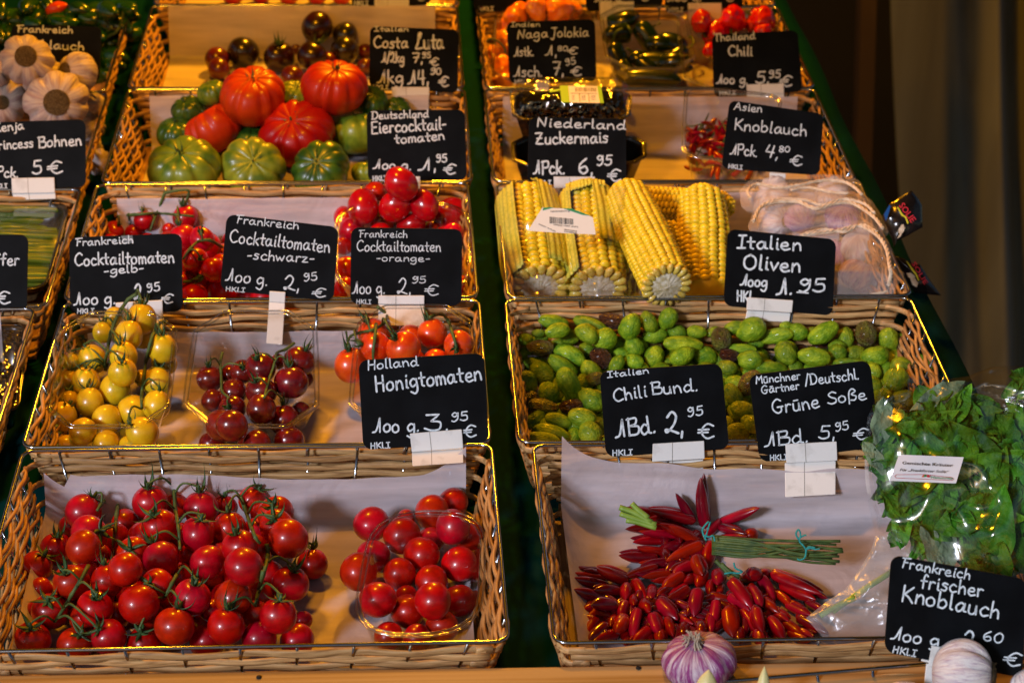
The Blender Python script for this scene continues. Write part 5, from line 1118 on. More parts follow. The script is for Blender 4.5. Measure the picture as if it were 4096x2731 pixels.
for rg, pts in (('33',[(420,340),(395,290),(415,250),(435,290),(425,350),(460,390),(480,430),(470,490),(430,510),(405,500)]),('33',[(475,420),(520,410),(560,420),(600,415)]),('33',[(430,320),(465,300),(485,300)]),('33',[(480,440),(500,400),(560,405)]),
                ('32',[(1870,120),(1815,190),(1830,260),(1850,290)]),('32',[(1815,240),(1870,260),(1910,250),(1925,300)]),('32',[(1840,270),(1880,140),(1890,130)])):
    mb.tube(smoothpoly([at_t(q(rg, *p), tk-0.012) for p in pts], 5), 0.0011, 5)
mb.build('twine', M['twine'], rts[0])
mb = MB(); mb.tube(smoothpoly([at_t(q('32', *p), tk-0.01) for p in ((2095,490),(2110,540),(2170,570),(2130,585),(2070,580),(2010,590))], 5), 0.0011, 5); mb.build('twine', M['twine'], rts[1])

# ------------------------------------------------------------------ sweetcorn
KM = rev(lambda p, t: Vector((math.sin(t)*math.cos(p)*(1+0.1*math.sin(2*p)), math.sin(t)*math.sin(p), math.cos(t))), 8, 6).mesh('kernel', M['kern'])
def corn(label, reg, p_top, p_end, halfw, z_top, z_end, face=True, husk=None, rows=16, seed=0, kparts=True, taper=0.86, group='corn cobs in the third row'):
    rnd = random.Random(seed); A = hitz(q(reg, *p_top), z_top); B = hitz(q(reg, *p_end), z_end); ax = (B-A); L = ax.length; axn = ax.normalized()
    dist = (B-CAM).length; R0 = halfw*k_of(reg)/F*dist
    rt = root('corn_cob', label, 'corn cob', (A+B)/2, group)
    cdir = (CAM-(A+B)/2).normalized(); X = (cdir - axn*axn.dot(cdir)).normalized(); Y = axn.cross(X)
    def rad(s): return R0*(taper + (1-taper)*min(1, s*2.2))*(1 if s > 0.12 else math.sqrt(max(0.02, s/0.12)))*(1-0.05*max(0, s-0.8)/0.2)
    kw = 2*PI*R0/rows; nk = int(L/(kw*0.60)); cand = []
    for i in range(rows):
        tw = rnd.uniform(-0.02, 0.02)
        for j in range(nk):
            s = (j+0.5+rnd.uniform(-.06, .06)+0.5*(i % 2))/nk
            if s > 0.985 or s < 0.02: continue
            an = 2*PI*i/rows + tw + 0.06*math.sin(s*5+seed) + rnd.uniform(-0.02, 0.02); d = X*math.cos(an) + Y*math.sin(an)
            cand.append((-math.cos(an), s, an, d))
    cand.sort(key=lambda c: c[0]); stuff = MB()
    for idx, (_, s, an, d) in enumerate(cand):
        r = rad(s); P = A + ax*s + d*(r*0.86); w = kw*0.52*r/R0; Mx = Matrix.Translation(P) @ orient(d, axn) @ Matrix.Diagonal((L/nk*0.56, w, r*0.17*rnd.uniform(0.9, 1.1), 1))
        if kparts and idx < 300: inst('kernel', KM, Mx, rt)
        elif math.cos(an) > -0.5:
            stuff.add([Mx @ v.co for v in KM.vertices], [tuple(p.vertices) for p in KM.polygons])
    if stuff.v:
        o = stuff.build('kernels', M['kern'], rt); 
        o['kind'] = 'stuff'
    mb = MB(); mb.tube([A + ax*(k/10) for k in range(11)], [rad(k/10)*0.86 for k in range(11)], 20); mb.build('cob', M['kern'], rt)
    if face:
        O = B; mb = MB()
        for i in range(rows):
            an = 2*PI*(i+0.5)/rows; d = X*math.cos(an)+Y*math.sin(an); Mx = Matrix.Translation(O + d*R0*0.76 + axn*0.001) @ orient(d, axn) @ Matrix.Diagonal((0.005, kw*0.46, R0*0.24, 1))
            inst('cut_kernel', CKM, Mx, rt)
        def cf(u, v):
            rr = R0*(0.60*(1-v) + 0.0001)*(1+0.10*math.sin(u*2*PI*rows)*(1-v)); a = 2*PI*u
            return O + (X*math.cos(a)+Y*math.sin(a))*rr + axn*(0.003+0.004*v + 0.0016*noise.noise(Vector((u*30, v*6, seed))))
        mb.grid(cf, 64, 6, True); mb.build('cob_core', M['core'], rt)
    for hk in (husk or []):
        a0, a1, s0, s1 = hk; mb = MB()
        def hf(u, v):
            a = math.radians(a0 + (a1-a0)*u); s = s0 + (s1-s0)*v; ridge = 0.0009*math.sin(u*70)
            edge = 0.0025*(abs(2*u-1)**6)
            r = (rad(max(s, 0.03)) + 0.0025 + ridge + edge + 0.002*noise.noise(Vector((u*3, v*3, seed+a0))))
            if s < 0.12: r *= 0.97
            r = r*1.08 + 0.001
            return A + ax*(s + 0.02*math.sin(u*5+a0)*(1 if v > 0.9 else 0)) + (X*math.cos(a)+Y*math.sin(a))*r
        mb.grid(hf, 60, 16); mb.build('husk', M['husk'], rt, solid=0.0008)
    return rt, A, B, X, Y, R0
CKM = rev(lambda p, t: Vector((math.sin(t)*math.cos(p), math.sin(t)*math.sin(p)*(0.8+0.2*math.cos(t)), math.cos(t))), 8, 7).mesh('cut_kernel', M['cut'])
corn('bare corn cob lying level along the back wall', '12', (2110,330), (1250,290), 150, 0.01, 0.0, face=False, seed=1, rows=14)
corn('small orange corn cob tucked behind the leaning one', '12', (1520,480), (1600,1030), 140, 0.0, -0.05, face=False, seed=2, rows=12)
corn('upright bare corn cob left of the Oliven card', '12', (1800,170), (1860,1120), 245, 0.030, -0.046, face=False, seed=3)
corn('wrapped corn cob at the far left with green husk on both sides', '12', (230,190), (355,1040), 276, 0.012, -0.046, seed=4, husk=[(20, 135, 0.0, 0.985), (-150, -22, 0.0, 0.98)], kparts=True)
corn('wrapped corn cob second from left with husk folded over its top', '12', (760,180), (875,1050), 268, 0.012, -0.046, seed=5, husk=[(26, 135, 0.05, 0.99), (-150, -14, 0.0, 0.78), (-40, 34, 0.0, 0.20)], kparts=True)
corn('bare corn cob leaning forward in the middle, cut end over the rim', '12', (1100,150), (1490,1030), 236, 0.050, 0.020, seed=6, rows=18)
# film round the two wrapped cobs and their label
rt = root('corn_wrap', 'clear film wrap with a white barcode label round the two husked corn cobs', 'wrap', hitz(q('12', 600, 600), 0.02), None)
mb = MB(); P0, P1 = hitz(q('12', 500, 200), 0.075), hitz(q('12', 620, 1100), -0.01)
def wf(u, v):
    x = -60 + u*1230 + v*100; y = 150 + v*980; px = q('12', x, y); z = 0.072 - 0.085*v
    z += 0.020*abs(math.sin(u*PI*2)) - 0.03*(1 if u in (0, 1) else 0) + 0.006*noise.noise(Vector((u*5, v*5, 1)))
    return hitz(px, z)
mb.grid(wf, 50, 30); mb.build('film', M['filmc'], rt)
lab = [(250,545),(380,335),(560,345),(700,365),(832,425),(858,578),(560,565)]
LP = hitz(q('12', 560, 460), 0.092); LN = (CAM-LP).normalized() + Vector((0, 0, 0.35)); LN.normalize()
mb = MB(); mb.add([hitp(q('12', *p), LP, LN) for p in lab], [tuple(range(7))]); mb.build('label', M['cream'], rt, smooth=False)
def marks(par, reg, quads, P, n, m, name, off=0.0005):
    mb = MB()
    for qd in quads: mb.add([hitp(q(reg, *p), P + n*off, n) for p in qd], [tuple(range(len(qd)))])
    return mb.build(name, m, par, smooth=False)
bars = []; x = 445; rnd = random.Random(5)
while x < 655:
    w = rnd.choice((3, 5, 8)); bars.append([(x, 418+(x-445)*0.09), (x+w, 418+(x-445)*0.09), (x+w, 478+(x-445)*0.06), (x, 478+(x-445)*0.06)]); x += w + rnd.choice((4, 6, 8))
marks(rt, '12', bars, LP, LN, M['ink'], 'barcode')
marks(rt, '12', [[(385,338),(445,333),(480,336),(382,362)], [(560,343),(640,345),(810,410),(740,402)]], LP, LN, M['inkg'], 'label_corner')
def flat_text(txt, par, reg, p0, p1, h, P, n, m, name, off=0.0006, italic=0.0, flip=False):
    cu = bpy.data.curves.new('t', 'FONT'); cu.body = txt; cu.size = 1.0; cu.shear = italic; cu.resolution_u = 2; cu.offset = 0.012; ob = bpy.data.objects.new('t', cu); COL.objects.link(ob)
    bpy.context.view_layer.update(); me = bpy.data.meshes.new_from_object(ob.evaluated_get(bpy.context.evaluated_depsgraph_get())); vs = [Vector(v.co) for v in me.vertices]; fs = [tuple(p.vertices) for p in me.polygons]
    bpy.data.objects.remove(ob); bpy.data.curves.remove(cu); w = max(v.x for v in vs)
    a = Vector(q(reg, *p0)); b = Vector(q(reg, *p1)); e = b-a; ey = Vector((e.y, -e.x)).normalized()*h*k_of(reg)/0.72
    mb = MB(); mb.add([hitp(a + e*(v.x/w) + ey*v.y, P + n*off, n) for v in vs], fs); o = mb.build(name, m, par, smooth=False); bpy.data.meshes.remove(me); return o
for a, b, h, t in (((690,545),(575,528),14,'Zuckermais'),((690,562),(575,545),14,'Sweetcorn'),((500,545),(345,478),13,'Ware unter'),((700,505),(480,485),13,'Land: siehe Etikett'),((625,362),(450,366),14,'Kundeninfo')):
    flat_text(t, rt, '12', a, b, h, LP, LN, M['ink'], 'print')

# ------------------------------------------------------------------ garlic
GM = {}
for k, m in (('w', 'garw'), ('p', 'garp'), ('v', 'garv'), ('n', 'garn')): GM[k] = [rib_mesh('garlic_bulb', M[m], 70+i, ribs=9+i, depth=0.10 if k == 'p' else 0.22, flat=0.86, dim=0.06, nu=64) for i in range(3)]
def root_mesh():
    mb = MB(); mb.grid(lambda u, v: Vector((v*math.cos(2*PI*u), v*math.sin(2*PI*u), 0.22*(1-v*v) + 0.10*noise.noise(Vector((v*9*math.cos(2*PI*u), v*9*math.sin(2*PI*u), 0))))), 32, 9, True)
    rnd = random.Random(3)
    for _ in range(60):
        a = rnd.uniform(0, 6.28); r = rnd.uniform(0, 0.95); p = Vector((r*math.cos(a), r*math.sin(a), 0.05)); mb.tube([p, p + Vector((rnd.uniform(-.15, .15), rnd.uniform(-.15, .15), rnd.uniform(0.05, 0.2)))], 0.022, 3)
    return mb.mesh('root_disc', M['root'])
RM = root_mesh()
def garlic(label, px, rpx, pile, kind, cpx=None, rootpx=None, group='garlic bulbs', stemtop=False, flat=0.95, parentless=True, gname='garlic_bulb'):
    c, r = pile.place(px, rpx*0.93); zd = surf_dir(cpx, c, r*0.85) if cpx else Vector((0.2, -0.3, 1))
    f = inst(gname, random.Random(label).choice(GM[kind]), Matrix.Translation(c) @ orient(zd, roll=len(label)) @ Matrix.Diagonal((r*1.08, r*1.08, r*flat, 1))); tag(f, label, 'garlic', group)
    if rootpx: s = rootpx/rpx; sub('root_disc', RM, Matrix.Translation((0, 0, 0.80)) @ Matrix.Diagonal((s*0.98, s*0.98, s*1.2, 1)), f)
    if stemtop:
        mb = MB(); rnd = random.Random(2)
        for i in range(26):
            a = rnd.uniform(0, 6.28); rr = rnd.uniform(0, 0.26); mb.tube(smoothpoly([(rr*1.6*math.cos(a), rr*1.6*math.sin(a), 0.84), (rr*math.cos(a), rr*math.sin(a), 1.0), (rr*1.2*math.cos(a+.3), rr*1.2*math.sin(a+.3), 1.0+rnd.uniform(0.05, 0.3))], 3), [0.035]*4 + [0.025]*3, 4, flat=0.3)
        sub('dry_neck', mb.mesh('dry_neck', M['rope'] if not stemtop == 'r' else M['root']), Matrix.Identity(4), f)
    return f, c, r
pg = Pile(tol=0.82, ymax=YB_[4]-0.012, ymin=YR[3]-0.01)
k0 = k_of('00')
for (x, y, r, cx, cy, rr, lb_) in [(880,1450,120,900,1450,0,'white garlic bulb lowest, squeezed against the basket wall'),(300,1500,200,300,1400,0,'white garlic bulb hidden behind the Bohnen card'),(600,1400,200,600,1300,0,'white garlic bulb behind the right of the Bohnen card'),(820,1330,110,880,1330,0,'white garlic bulb low at the right of the garlic heap'),(860,930,95,900,930,0,'small white garlic bulb peeping out at the right edge'),(830,1120,125,880,1100,0,'white garlic bulb right of the lowest big one'),
    (400,700,200,400,600,0,'white garlic bulb deep in the middle of the heap'),(-40,640,150,-60,600,0,'white garlic bulb cut off at the left edge, upper'),(60,920,200,15,920,66,'white garlic bulb at the left edge with its roots showing'),(690,665,205,560,640,85,'white garlic bulb behind, roots turned left'),(505,910,285,505,920,118,'biggest white garlic bulb with roots facing out'),(245,545,240,228,500,100,'topmost white garlic bulb with round root disc')]:
    garlic(lb_, q('00', x, y), r*k0, pg, 'w', q('00', cx, cy), rr*k0 if rr else None, group='white garlic bulbs in the left basket')
# netted garlic
pn = Pile(tol=0.85, ymax=YB_[3], ymin=YR[2]+0.003); k3 = k_of('13')
netg = [(200,200,150,150,180,0,'n','white garlic bulb in the rear net at its left'),(700,200,150,650,150,0,'n','white garlic bulb in the rear net, middle'),(200,445,160,310,445,50,'n','white garlic bulb in the middle net, root end right'),(430,410,140,470,480,0,'v','pinkish garlic bulb in the middle net'),(790,400,160,800,300,0,'v','violet garlic bulb in the middle net at right'),
        (500,900,200,500,800,0,'n','garlic bulb hidden behind the Oliven card'),(740,720,120,760,700,0,'v','garlic bulb half hidden by the Oliven card'),(960,645,185,930,540,0,'n','white garlic bulb on top in the front net'),(930,915,172,830,1060,0,'v','purple garlic bulb at the bottom of the front net')]
NG = [garlic(lb_, q('13', x, y), r*k3, pn, kd, q('13', cx, cy), rr*k3 if rr else None, group='garlic bulbs in mesh nets') for (x, y, r, cx, cy, rr, kd, lb_) in netg]
def netbag(label, reg, outline, zc, bulge, ropes, seed):
    """soft net draped over its bulbs: outline in photo pixels, laid on the pile"""
    O = [q(reg, *p) for p in outline]; cx = sum(p[0] for p in O)/len(O); cy = sum(p[1] for p in O)/len(O)
    fine = smoothpoly([Vector((*p, 0)) for p in O + [O[0]]], 6)[:-1]; n = len(fine)
    rt = root('garlic_net', label, 'net bag', hitz((cx, cy), zc), 'mesh net bags of garlic')
    rings = 16; vs = []; uvs = []; tmin = []
    base = lambda p: (hitz(p, -0.05)-CAM).length
    for j in range(rings+1):
        s = j/rings; row = []
        for p in fine:
            x = cx + (p.x-cx)*s; y = cy + (p.y-cy)*s
            t = max(pn.front(ray(x, y)), min(pn.drape((x, y), 0.006), (hitz((x, y), zc)-CAM).length + 0.05*s**4)); row.append(((x, y), t))
        vs.append(row)
    T = [[v[1] for v in row] for row in vs]
    for _ in range(3):
        T = [[(T[max(j-1, 0)][i] + T[min(j+1, rings)][i] + T[j][(i+1) % n] + T[j][i-1] + 2*T[j][i])/6 if j < rings else T[j][i] for i in range(n)] for j in range(rings+1)]
        T = [[max(min(T[j][i], vs[j][i][1]), pn.front(ray(*vs[j][i][0])) + 0.003) for i in range(n)] for j in range(rings+1)]
    pts = [at_t(vs[j][i][0], T[j][i] + 0.0015*math.sin(i*1.7+j*2.3+seed)) for j in range(rings+1) for i in range(n)]
    fs = [(j*n+i, j*n+(i+1) % n, (j+1)*n+(i+1) % n, (j+1)*n+i) for j in range(rings) for i in range(n)]
    mb = MB(); mb.add(pts, fs); o = mb.build('net', M['net'], rt)
    uvl = o.data.uv_layers.new(name='UVMap')
    for lp_ in o.data.loops:
        p = pts[lp_.vertex_index]; uvl.data[lp_.index].uv = ((p-CAM).dot(VR)/0.2*1.7*2, (p-CAM).dot(VD)/0.2*1.7*2)
    for (rad_, pl) in ropes:
        Q = [q(reg, *p) for p in pl]; f2 = smoothpoly([Vector((*p, 0)) for p in Q], 8); 
        for st_ in range(3):                       # three plied cords
            pp = []
            for i, p in enumerate(f2):
                t = max(pn.front(ray(p.x, p.y)) + 0.008, min(pn.drape((p.x, p.y), 0.004), (hitz((p.x, p.y), zc)-CAM).length)); c = at_t((p.x, p.y), t-0.004)
                a = i*0.85 + st_*2.09; pp.append(c + VR*math.sin(a)*rad_*0.75 + VD*math.cos(a)*rad_*0.75 - VF*0.0)
            mb = MB(); mb.tube(pp, rad_*0.62, 6); mb.build('hem_cord', M['rope'], rt)
    return rt
netbag('rear net bag of garlic under the Knoblauch card', '13', [(-90,180),(0,90),(150,80),(400,60),(550,40),(780,45),(930,90),(980,190),(1000,320),(900,330),(500,400),(100,380),(-60,330)], 0.035, 0.05,
       [(0.0020, [(0,250),(-20,180),(60,120),(250,150),(420,130),(620,90),(800,100),(900,150),(960,210)]), (0.0016, [(350,170),(500,150),(700,190),(850,200)])], 1)
netbag('middle net bag of garlic with wavy hem, behind the Oliven card', '13', [(20,380),(60,260),(200,210),(480,180),(800,190),(1000,230),(1090,330),(1150,440),(1180,560),(1000,560),(700,520),(300,560),(0,520)], 0.035, 0.05,
       [(0.0022, [(30,440),(80,330),(200,280),(400,270),(560,330),(720,290),(860,280),(980,340),(1080,420),(1140,500)]), (0.0018, [(100,300),(250,250),(480,260),(620,300),(800,250),(980,290),(1070,370)])], 2)
netbag('front net bag with white and purple garlic, right of the Oliven card', '13', [(280,560),(450,510),(700,450),(930,430),(1080,480),(1180,600),(1220,700),(1260,830),(1320,880),(1310,930),(1250,1010),(1200,1095),(1000,1085),(700,1085),(400,1080),(280,900)], 0.03, 0.05,
       [(0.0024, [(440,560),(600,540),(760,520),(920,480),(1040,520),(1130,600),(1180,700),(1200,820),(1210,900),(1190,990)]), (0.0018, [(480,540),(640,510),(820,530),(960,470),(1090,530)]), (0.0016, [(720,1080),(850,1085),(1000,1075),(1180,1040)])], 3)
# foil bags hanging at the edge
def foilbag(label, outl, z0, z1, word, wpos, ypos, pink, silver=None):
    px = [q('13', *p) for p in outl]; c = hitz((sum(p[0] for p in px)/len(px), sum(p[1] for p in px)/len(px)), (z0+z1)/2)
    n = ((CAM-c).normalized() + Vector((0.2, 0, 0.25))).normalized(); rt = root('foil_bag', label, 'bag', c, 'black foil bags at the table edge')
    cx, cy = sum(p[0] for p in px)/len(px), sum(p[1] for p in px)/len(px); fine = [Vector(a).lerp(Vector(b), k/4) for a, b in zip(px, px[1:]+px[:1]) for k in range(4)]; m = len(fine); R_ = 7; mb = MB(); vs = []
    for j in range(R_+1):
        s = j/R_
        for i, p in enumerate(fine):
            pp = Vector((cx, cy)).lerp(p, s); b = 0.010*(1-s*s) + 0.005*noise.noise(Vector((pp.x*0.02, pp.y*0.02, 1)))*(1-s**4); vs.append(hitp(pp, c + n*b, n))
    fs = [(j*m+i, j*m+(i+1) % m, (j+1)*m+(i+1) % m, (j+1)*m+i) for j in range(R_) for i in range(m)]
    back = [v - n*0.012*(1-(k//m/R_)**2) - n*0.002 for k, v in enumerate(vs)]
    mb.add(vs, fs); mb.add(back, [f[::-1] for f in fs]); e0 = R_*m; e1 = len(vs) + R_*m
    mb.f += [(e0+i, e0+(i+1) % m, e1+(i+1) % m, e1+i) for i in range(m)]; mb.m += [0]*m
    mb.build('foil', M['foil'], rt)
    if word: flat_text(word, rt, '13', *wpos, c, n, M['inkr'], 'printed_word', off=0.0145)
    marks(rt, '13', [ypos], c, n, M['inky'], 'yellow_stripe', off=0.0142)
    marks(rt, '13', pink, c, n, M['rope'], 'printed_cloves', off=0.0142)
    if silver: marks(rt, '13', silver, c, n, M['inkb'], 'blue_print', off=0.0138)
foilbag('black foil bag with a red word standing at the table edge beside the nets', [(1140,390),(1200,290),(1260,250),(1385,175),(1440,240),(1475,300),(1482,490),(1360,560),(1260,610),(1240,665),(1225,600),(1160,460)], 0.02, 0.02, 'SOLIE', ((1275,305),(1385,455),55), [(1262,320),(1275,322),(1310,380),(1340,400),(1362,455),(1350,462),(1330,408),(1300,392)],
        [[(1275,510),(1300,470),(1318,465),(1325,490),(1300,540),(1275,545)],[(1262,590),(1290,540),(1335,485),(1320,520),(1290,570)]], [[(1150,380),(1195,300),(1208,310),(1185,390),(1165,440)]])
foilbag('black foil bag lying flat on the green cloth beside the basket corner', [(1250,735),(1310,755),(1400,800),(1460,810),(1530,920),(1600,1020),(1640,1075),(1500,1062),(1415,1055),(1330,930),(1300,850)], -0.08, -0.08, 'SOLIE', ((1385,800),(1497,985),40), [(1340,780),(1352,785),(1400,850),(1430,890),(1455,950),(1443,950),(1420,900),(1390,862)],
        [[(1345,885),(1380,880),(1420,915),(1405,940),(1360,920)],[(1375,930),(1410,920),(1445,970),(1430,1005),(1395,985)]])
# ------------------------------------------------------------------ herb bag (front right)
HB = hitz(q('23', 1600, 1150), 0.035); HN = (Vector((0, -math.cos(math.radians(50)), math.sin(math.radians(50))))).normalized()
def hb(px, off): return hitp(px, HB + HN*off, HN)
HO = [('23',1180,300),('23',1260,120),('23',1700,290),('23',1870,265),('23',2080,185),('23',2250,175),('23',2700,200),('23',2900,700),('23',2850,1400),('33',2600,900),('33',2250,880),('33',1800,760),('33',1330,480),('33',1080,300),('33',1020,60),('23',990,1150),('23',980,850),('23',1010,620),('23',1090,420)]
HP = [q(*p) for p in HO]
def inpoly(x, y, pl):
    c = False; j = len(pl)-1
    for i in range(len(pl)):
        if (pl[i][1] > y) != (pl[j][1] > y) and x < (pl[j][0]-pl[i][0])*(y-pl[i][1])/(pl[j][1]-pl[i][1]) + pl[i][0]: c = not c
        j = i
    return c
hc = (sum(p[0] for p in HP)/len(HP), sum(p[1] for p in HP)/len(HP))
def hs(px):   # how deep inside the outline, 0 edge .. 1 middle
    d = min(abs((b[0]-a[0])*(a[1]-px[1])-(a[0]-px[0])*(b[1]-a[1]))/max(1, math.hypot(b[0]-a[0], b[1]-a[1])) for a, b in zip(HP, HP[1:]+HP[:1])); return min(1, d/260)
def leaf_mesh(seed, m, ridges=1.0):
    rnd = random.Random(seed); cu = rnd.uniform(-0.25, 0.45); fo = rnd.uniform(0.05, 0.35); wa = rnd.uniform(0.02, 0.06); mb = MB()
    def fn(u, v):
        x = 2*u-1; w = (0.13 + 0.022*(seed % 6))*math.sin(PI*v**0.8)**0.9 + 0.010; w *= 1+0.04*math.sin(v*14+seed)
        z = abs(x)*w*fo*1.6 + cu*v*v*0.5 + wa*1.5*math.sin(v*17+x*2+seed)*abs(x) + 0.03*noise.noise(Vector((x*2, v*4, seed)))
        return Vector((x*w, v-0.5, z))
    mb.grid(fn, 8, 12); return mb.mesh('leaf', m)
LM = [leaf_mesh(i, M['leaf']) for i in range(8)]; LPM = [leaf_mesh(30+i, M['leafp']) for i in range(3)]
rh = root('herb_bunch', 'mixed green herb leaves packed inside the clear film bag', 'herbs', hitp(hc, HB, HN))
rnd = random.Random(31); x0, x1 = min(p[0] for p in HP), max(p[0] for p in HP); y0, y1 = min(p[1] for p in HP), max(p[1] for p in HP); k = 0
def putleaf(px, off, L, ang, tiltx, tilty, me):
    P = hb(px, off); w = math.radians(ang); yd = VR*math.cos(w)+VD*math.sin(w); z = (HN + VR*tiltx + VD*tilty).normalized()
    Mx = Matrix.Translation(P) @ orient(z, x=yd.cross(z)) @ Matrix.Diagonal((L, L, L, 1)); inst('leaf', me, Mx, rh)
tries = 0
while k < 292 and tries < 5000:
    tries += 1; px = (rnd.uniform(x0, min(x1, 4250)), rnd.uniform(y0, y1)) if k > 60 else (rnd.uniform(x0, min(x1, 4250)), rnd.uniform(y0, y0+400))
    if not inpoly(px[0], px[1], HP): continue
    dd = hs(px)
    if dd < 0.17: continue
    L = rnd.uniform(0.052, 0.108)*(0.42+0.58*dd); putleaf(px, (0.052*dd**0.5)*rnd.uniform(0.2, 1.0) - 0.01, L, rnd.uniform(0, 360), rnd.uniform(-.5, .5), rnd.uniform(-.5, .5), rnd.choice(LM)); k += 1
for px, L, an in ((q('23', 1620, 430), 0.075, 150), (q('23', 1080, 980), 0.050, 60), (q('33', 1560, 420), 0.075, 80), (q('33', 1700, 470), 0.06, 100), (q('23', 1130, 700), 0.07, 100)):
    putleaf(px, 0.047*hs(px)**0.5+0.002, L, an, rnd.uniform(-.2, .2), rnd.uniform(-.2, .2), rnd.choice(LPM))
mb = MB()
for a, b in (((3330, 2445), (3560, 2290)), ((3280, 2462), (3420, 2390)), ((3560, 2290), (3680, 2210))):
    mb.tube(smoothpoly([hb(a, 0.003), hb(((a[0]+b[0])/2, (a[1]+b[1])/2-4), 0.006), hb(b, 0.008)], 5), 0.0036, 7)
mb.build('pale_stalk', M['stalk'], rh)
rb = root('herb_bag', 'shiny clear film bag full of green herbs with a white printed label', 'bag', hitp(hc, HB, HN))
def filmmesh(poly, mname, offs, seed, amp=1.0, rings=26, origin=None):
    fine = []
    for a, b in zip(poly, poly[1:]+poly[:1]):
        m = max(2, int(math.hypot(a[0]-b[0], a[1]-b[1])/40)); fine += [(a[0]+(b[0]-a[0])*k/m, a[1]+(b[1]-a[1])*k/m) for k in range(m)]
    cx = sum(p[0] for p in poly)/len(poly); cy = sum(p[1] for p in poly)/len(poly); n_ = len(fine); vs = []
    for j in range(rings+1):
        s = j/rings
        for p in fine:
            px = (cx+(p[0]-cx)*s, cy+(p[1]-cy)*s); v = Vector((px[0]*0.0035, px[1]*0.0035, seed))
            r1 = 1-abs(noise.noise(v*1.0))*2.2; r2 = 1-abs(noise.noise(v*2.6 + Vector((5, 3, 1))))*2.0
            f = amp*(0.016*r1 + 0.007*r2); vs.append(hb(px, offs(px, s) + f*(1-s**5*0.7)))
    mb = MB(); mb.add(vs, [(j*n_+i, j*n_+(i+1) % n_, (j+1)*n_+(i+1) % n_, (j+1)*n_+i) for j in range(rings) for i in range(n_)]); return mb
filmmesh(HP, 'film', lambda px, s: 0.058*hs(px)**0.5, 1).build('film', M['film'], rb)
TL = [q(*p) for p in (('33',1080,300),('33',1300,330),('33',1800,540),('33',1650,900),('33',1400,1230),('33',1170,1185),('33',900,1165),('33',640,1190),('33',480,1010),('33',640,880),('33',820,760),('33',960,560),('33',1040,420))]
filmmesh(TL, 'film_tail', lambda px, s: 0.006*(1-s), 4, amp=0.8).build('film_tail', M['film2'], rb)
QP = [(1278,938),(1835,960),(1768,1185),(1200,1163)]; c4 = [q('23', *p) for p in QP]; LC = hb(((c4[0][0]+c4[2][0])/2, (c4[0][1]+c4[2][1])/2), 0.083)
def labgrid(u, v):
    a = Vector(c4[0]).lerp(Vector(c4[1]), u); b = Vector(c4[3]).lerp(Vector(c4[2]), u); p = a.lerp(b, v); return hitp(p, LC + HN*0.0015*math.sin(u*5+v*2), HN)
mb = MB(); mb.grid(labgrid, 10, 4); mb.build('label', M['white'], rb)
flat_text('Gemischte Kräuter', rb, '23', (1305,1020), (1740,1042), 26, LC, HN, M['ink'], 'print', off=0.0025)
flat_text('Für „Frankfurter Soße“', rb, '23', (1282,1078), (1705,1096), 22, LC, HN, M['ink'], 'print', off=0.0025, italic=0.3)
flat_text('Hanuschke', rb, '23', (1550,1142), (1738,1152), 24, LC, HN, M['inkg'], 'print', off=0.0027, italic=0.2)
def dots(cx, cy, rx, ry): return [(cx+rx*math.cos(a*PI/5), cy+ry*math.sin(a*PI/5)) for a in range(10)]
marks(rb, '23', [dots(1530, 1124, 13, 10)], LC, HN, M['inkr'], 'logo_dot', off=0.0027); marks(rb, '23', [dots(1503, 1120, 13, 10)], LC, HN, M['inkg'], 'logo_dot', off=0.0026)
marks(rb, '23', [[(1472,1130),(1478,1132),(1496,1110),(1490,1109)],[(1480,1132),(1486,1133),(1500,1112),(1495,1110)]], LC, HN, M['ora'], 'logo_carrot', off=0.0026)
mb = MB(); oval = [(1255,1110),(1500,1108),(1735,1135),(1745,1150),(1735,1160),(1500,1148),(1255,1138),(1241,1124)]; pts = [hitp(q('23', *p), LC + HN*0.0026, HN) for p in oval]; mb.tube(pts + [pts[0]], 0.00025, 4, cap=False); mb.build('red_outline', M['inkr'], rb)

# ------------------------------------------------------------------ garlic in the front basket
pf = Pile(P=MF @ Vector((0.2, 0.2, -0.07)), tol=0.9)
garlic('purple striped garlic bulb standing over the front rim below the chilis', q('32', 1785, 1370), 345*k_of('32')*0.98, Pile(P=Vector((0, 0, -0.035)), tol=0.9), 'p', q('32', 1740, 1155), 0, group='garlic bulbs at the front edge', stemtop=True, flat=0.80)
garlic('purple garlic bulb just showing at the bottom edge, left of the striped one', q('32', 1240, 1700), 215*k_of('32'), pf, 'p', q('32', 1200, 1540), 0, group='garlic bulbs at the front edge', stemtop=True)
garlic('large white garlic bulb in front of the Knoblauch card at bottom right', q('33', 1830, 1490), 300*k_of('33'), Pile(P=Vector((0, 0, -0.01)), tol=0.9), 'n', q('33', 2090, 1500), 120*k_of('33'), group='garlic bulbs at the front edge', flat=1.1)
garlic('white garlic bulb low at the bottom edge, left of the large one', q('33', 1330, 1670), 165*k_of('33'), Pile(P=Vector((0, 0, -0.01)), tol=0.9), 'n', q('33', 1330, 1500), 0, group='garlic bulbs at the front edge')
garlic('white garlic bulb cut off by the bottom right corner', q('33', 2390, 1560), 160*k_of('33'), Pile(P=Vector((0, 0, 0.0)), tol=0.9), 'n', q('33', 2300, 1400), 0, group='garlic bulbs at the front edge')
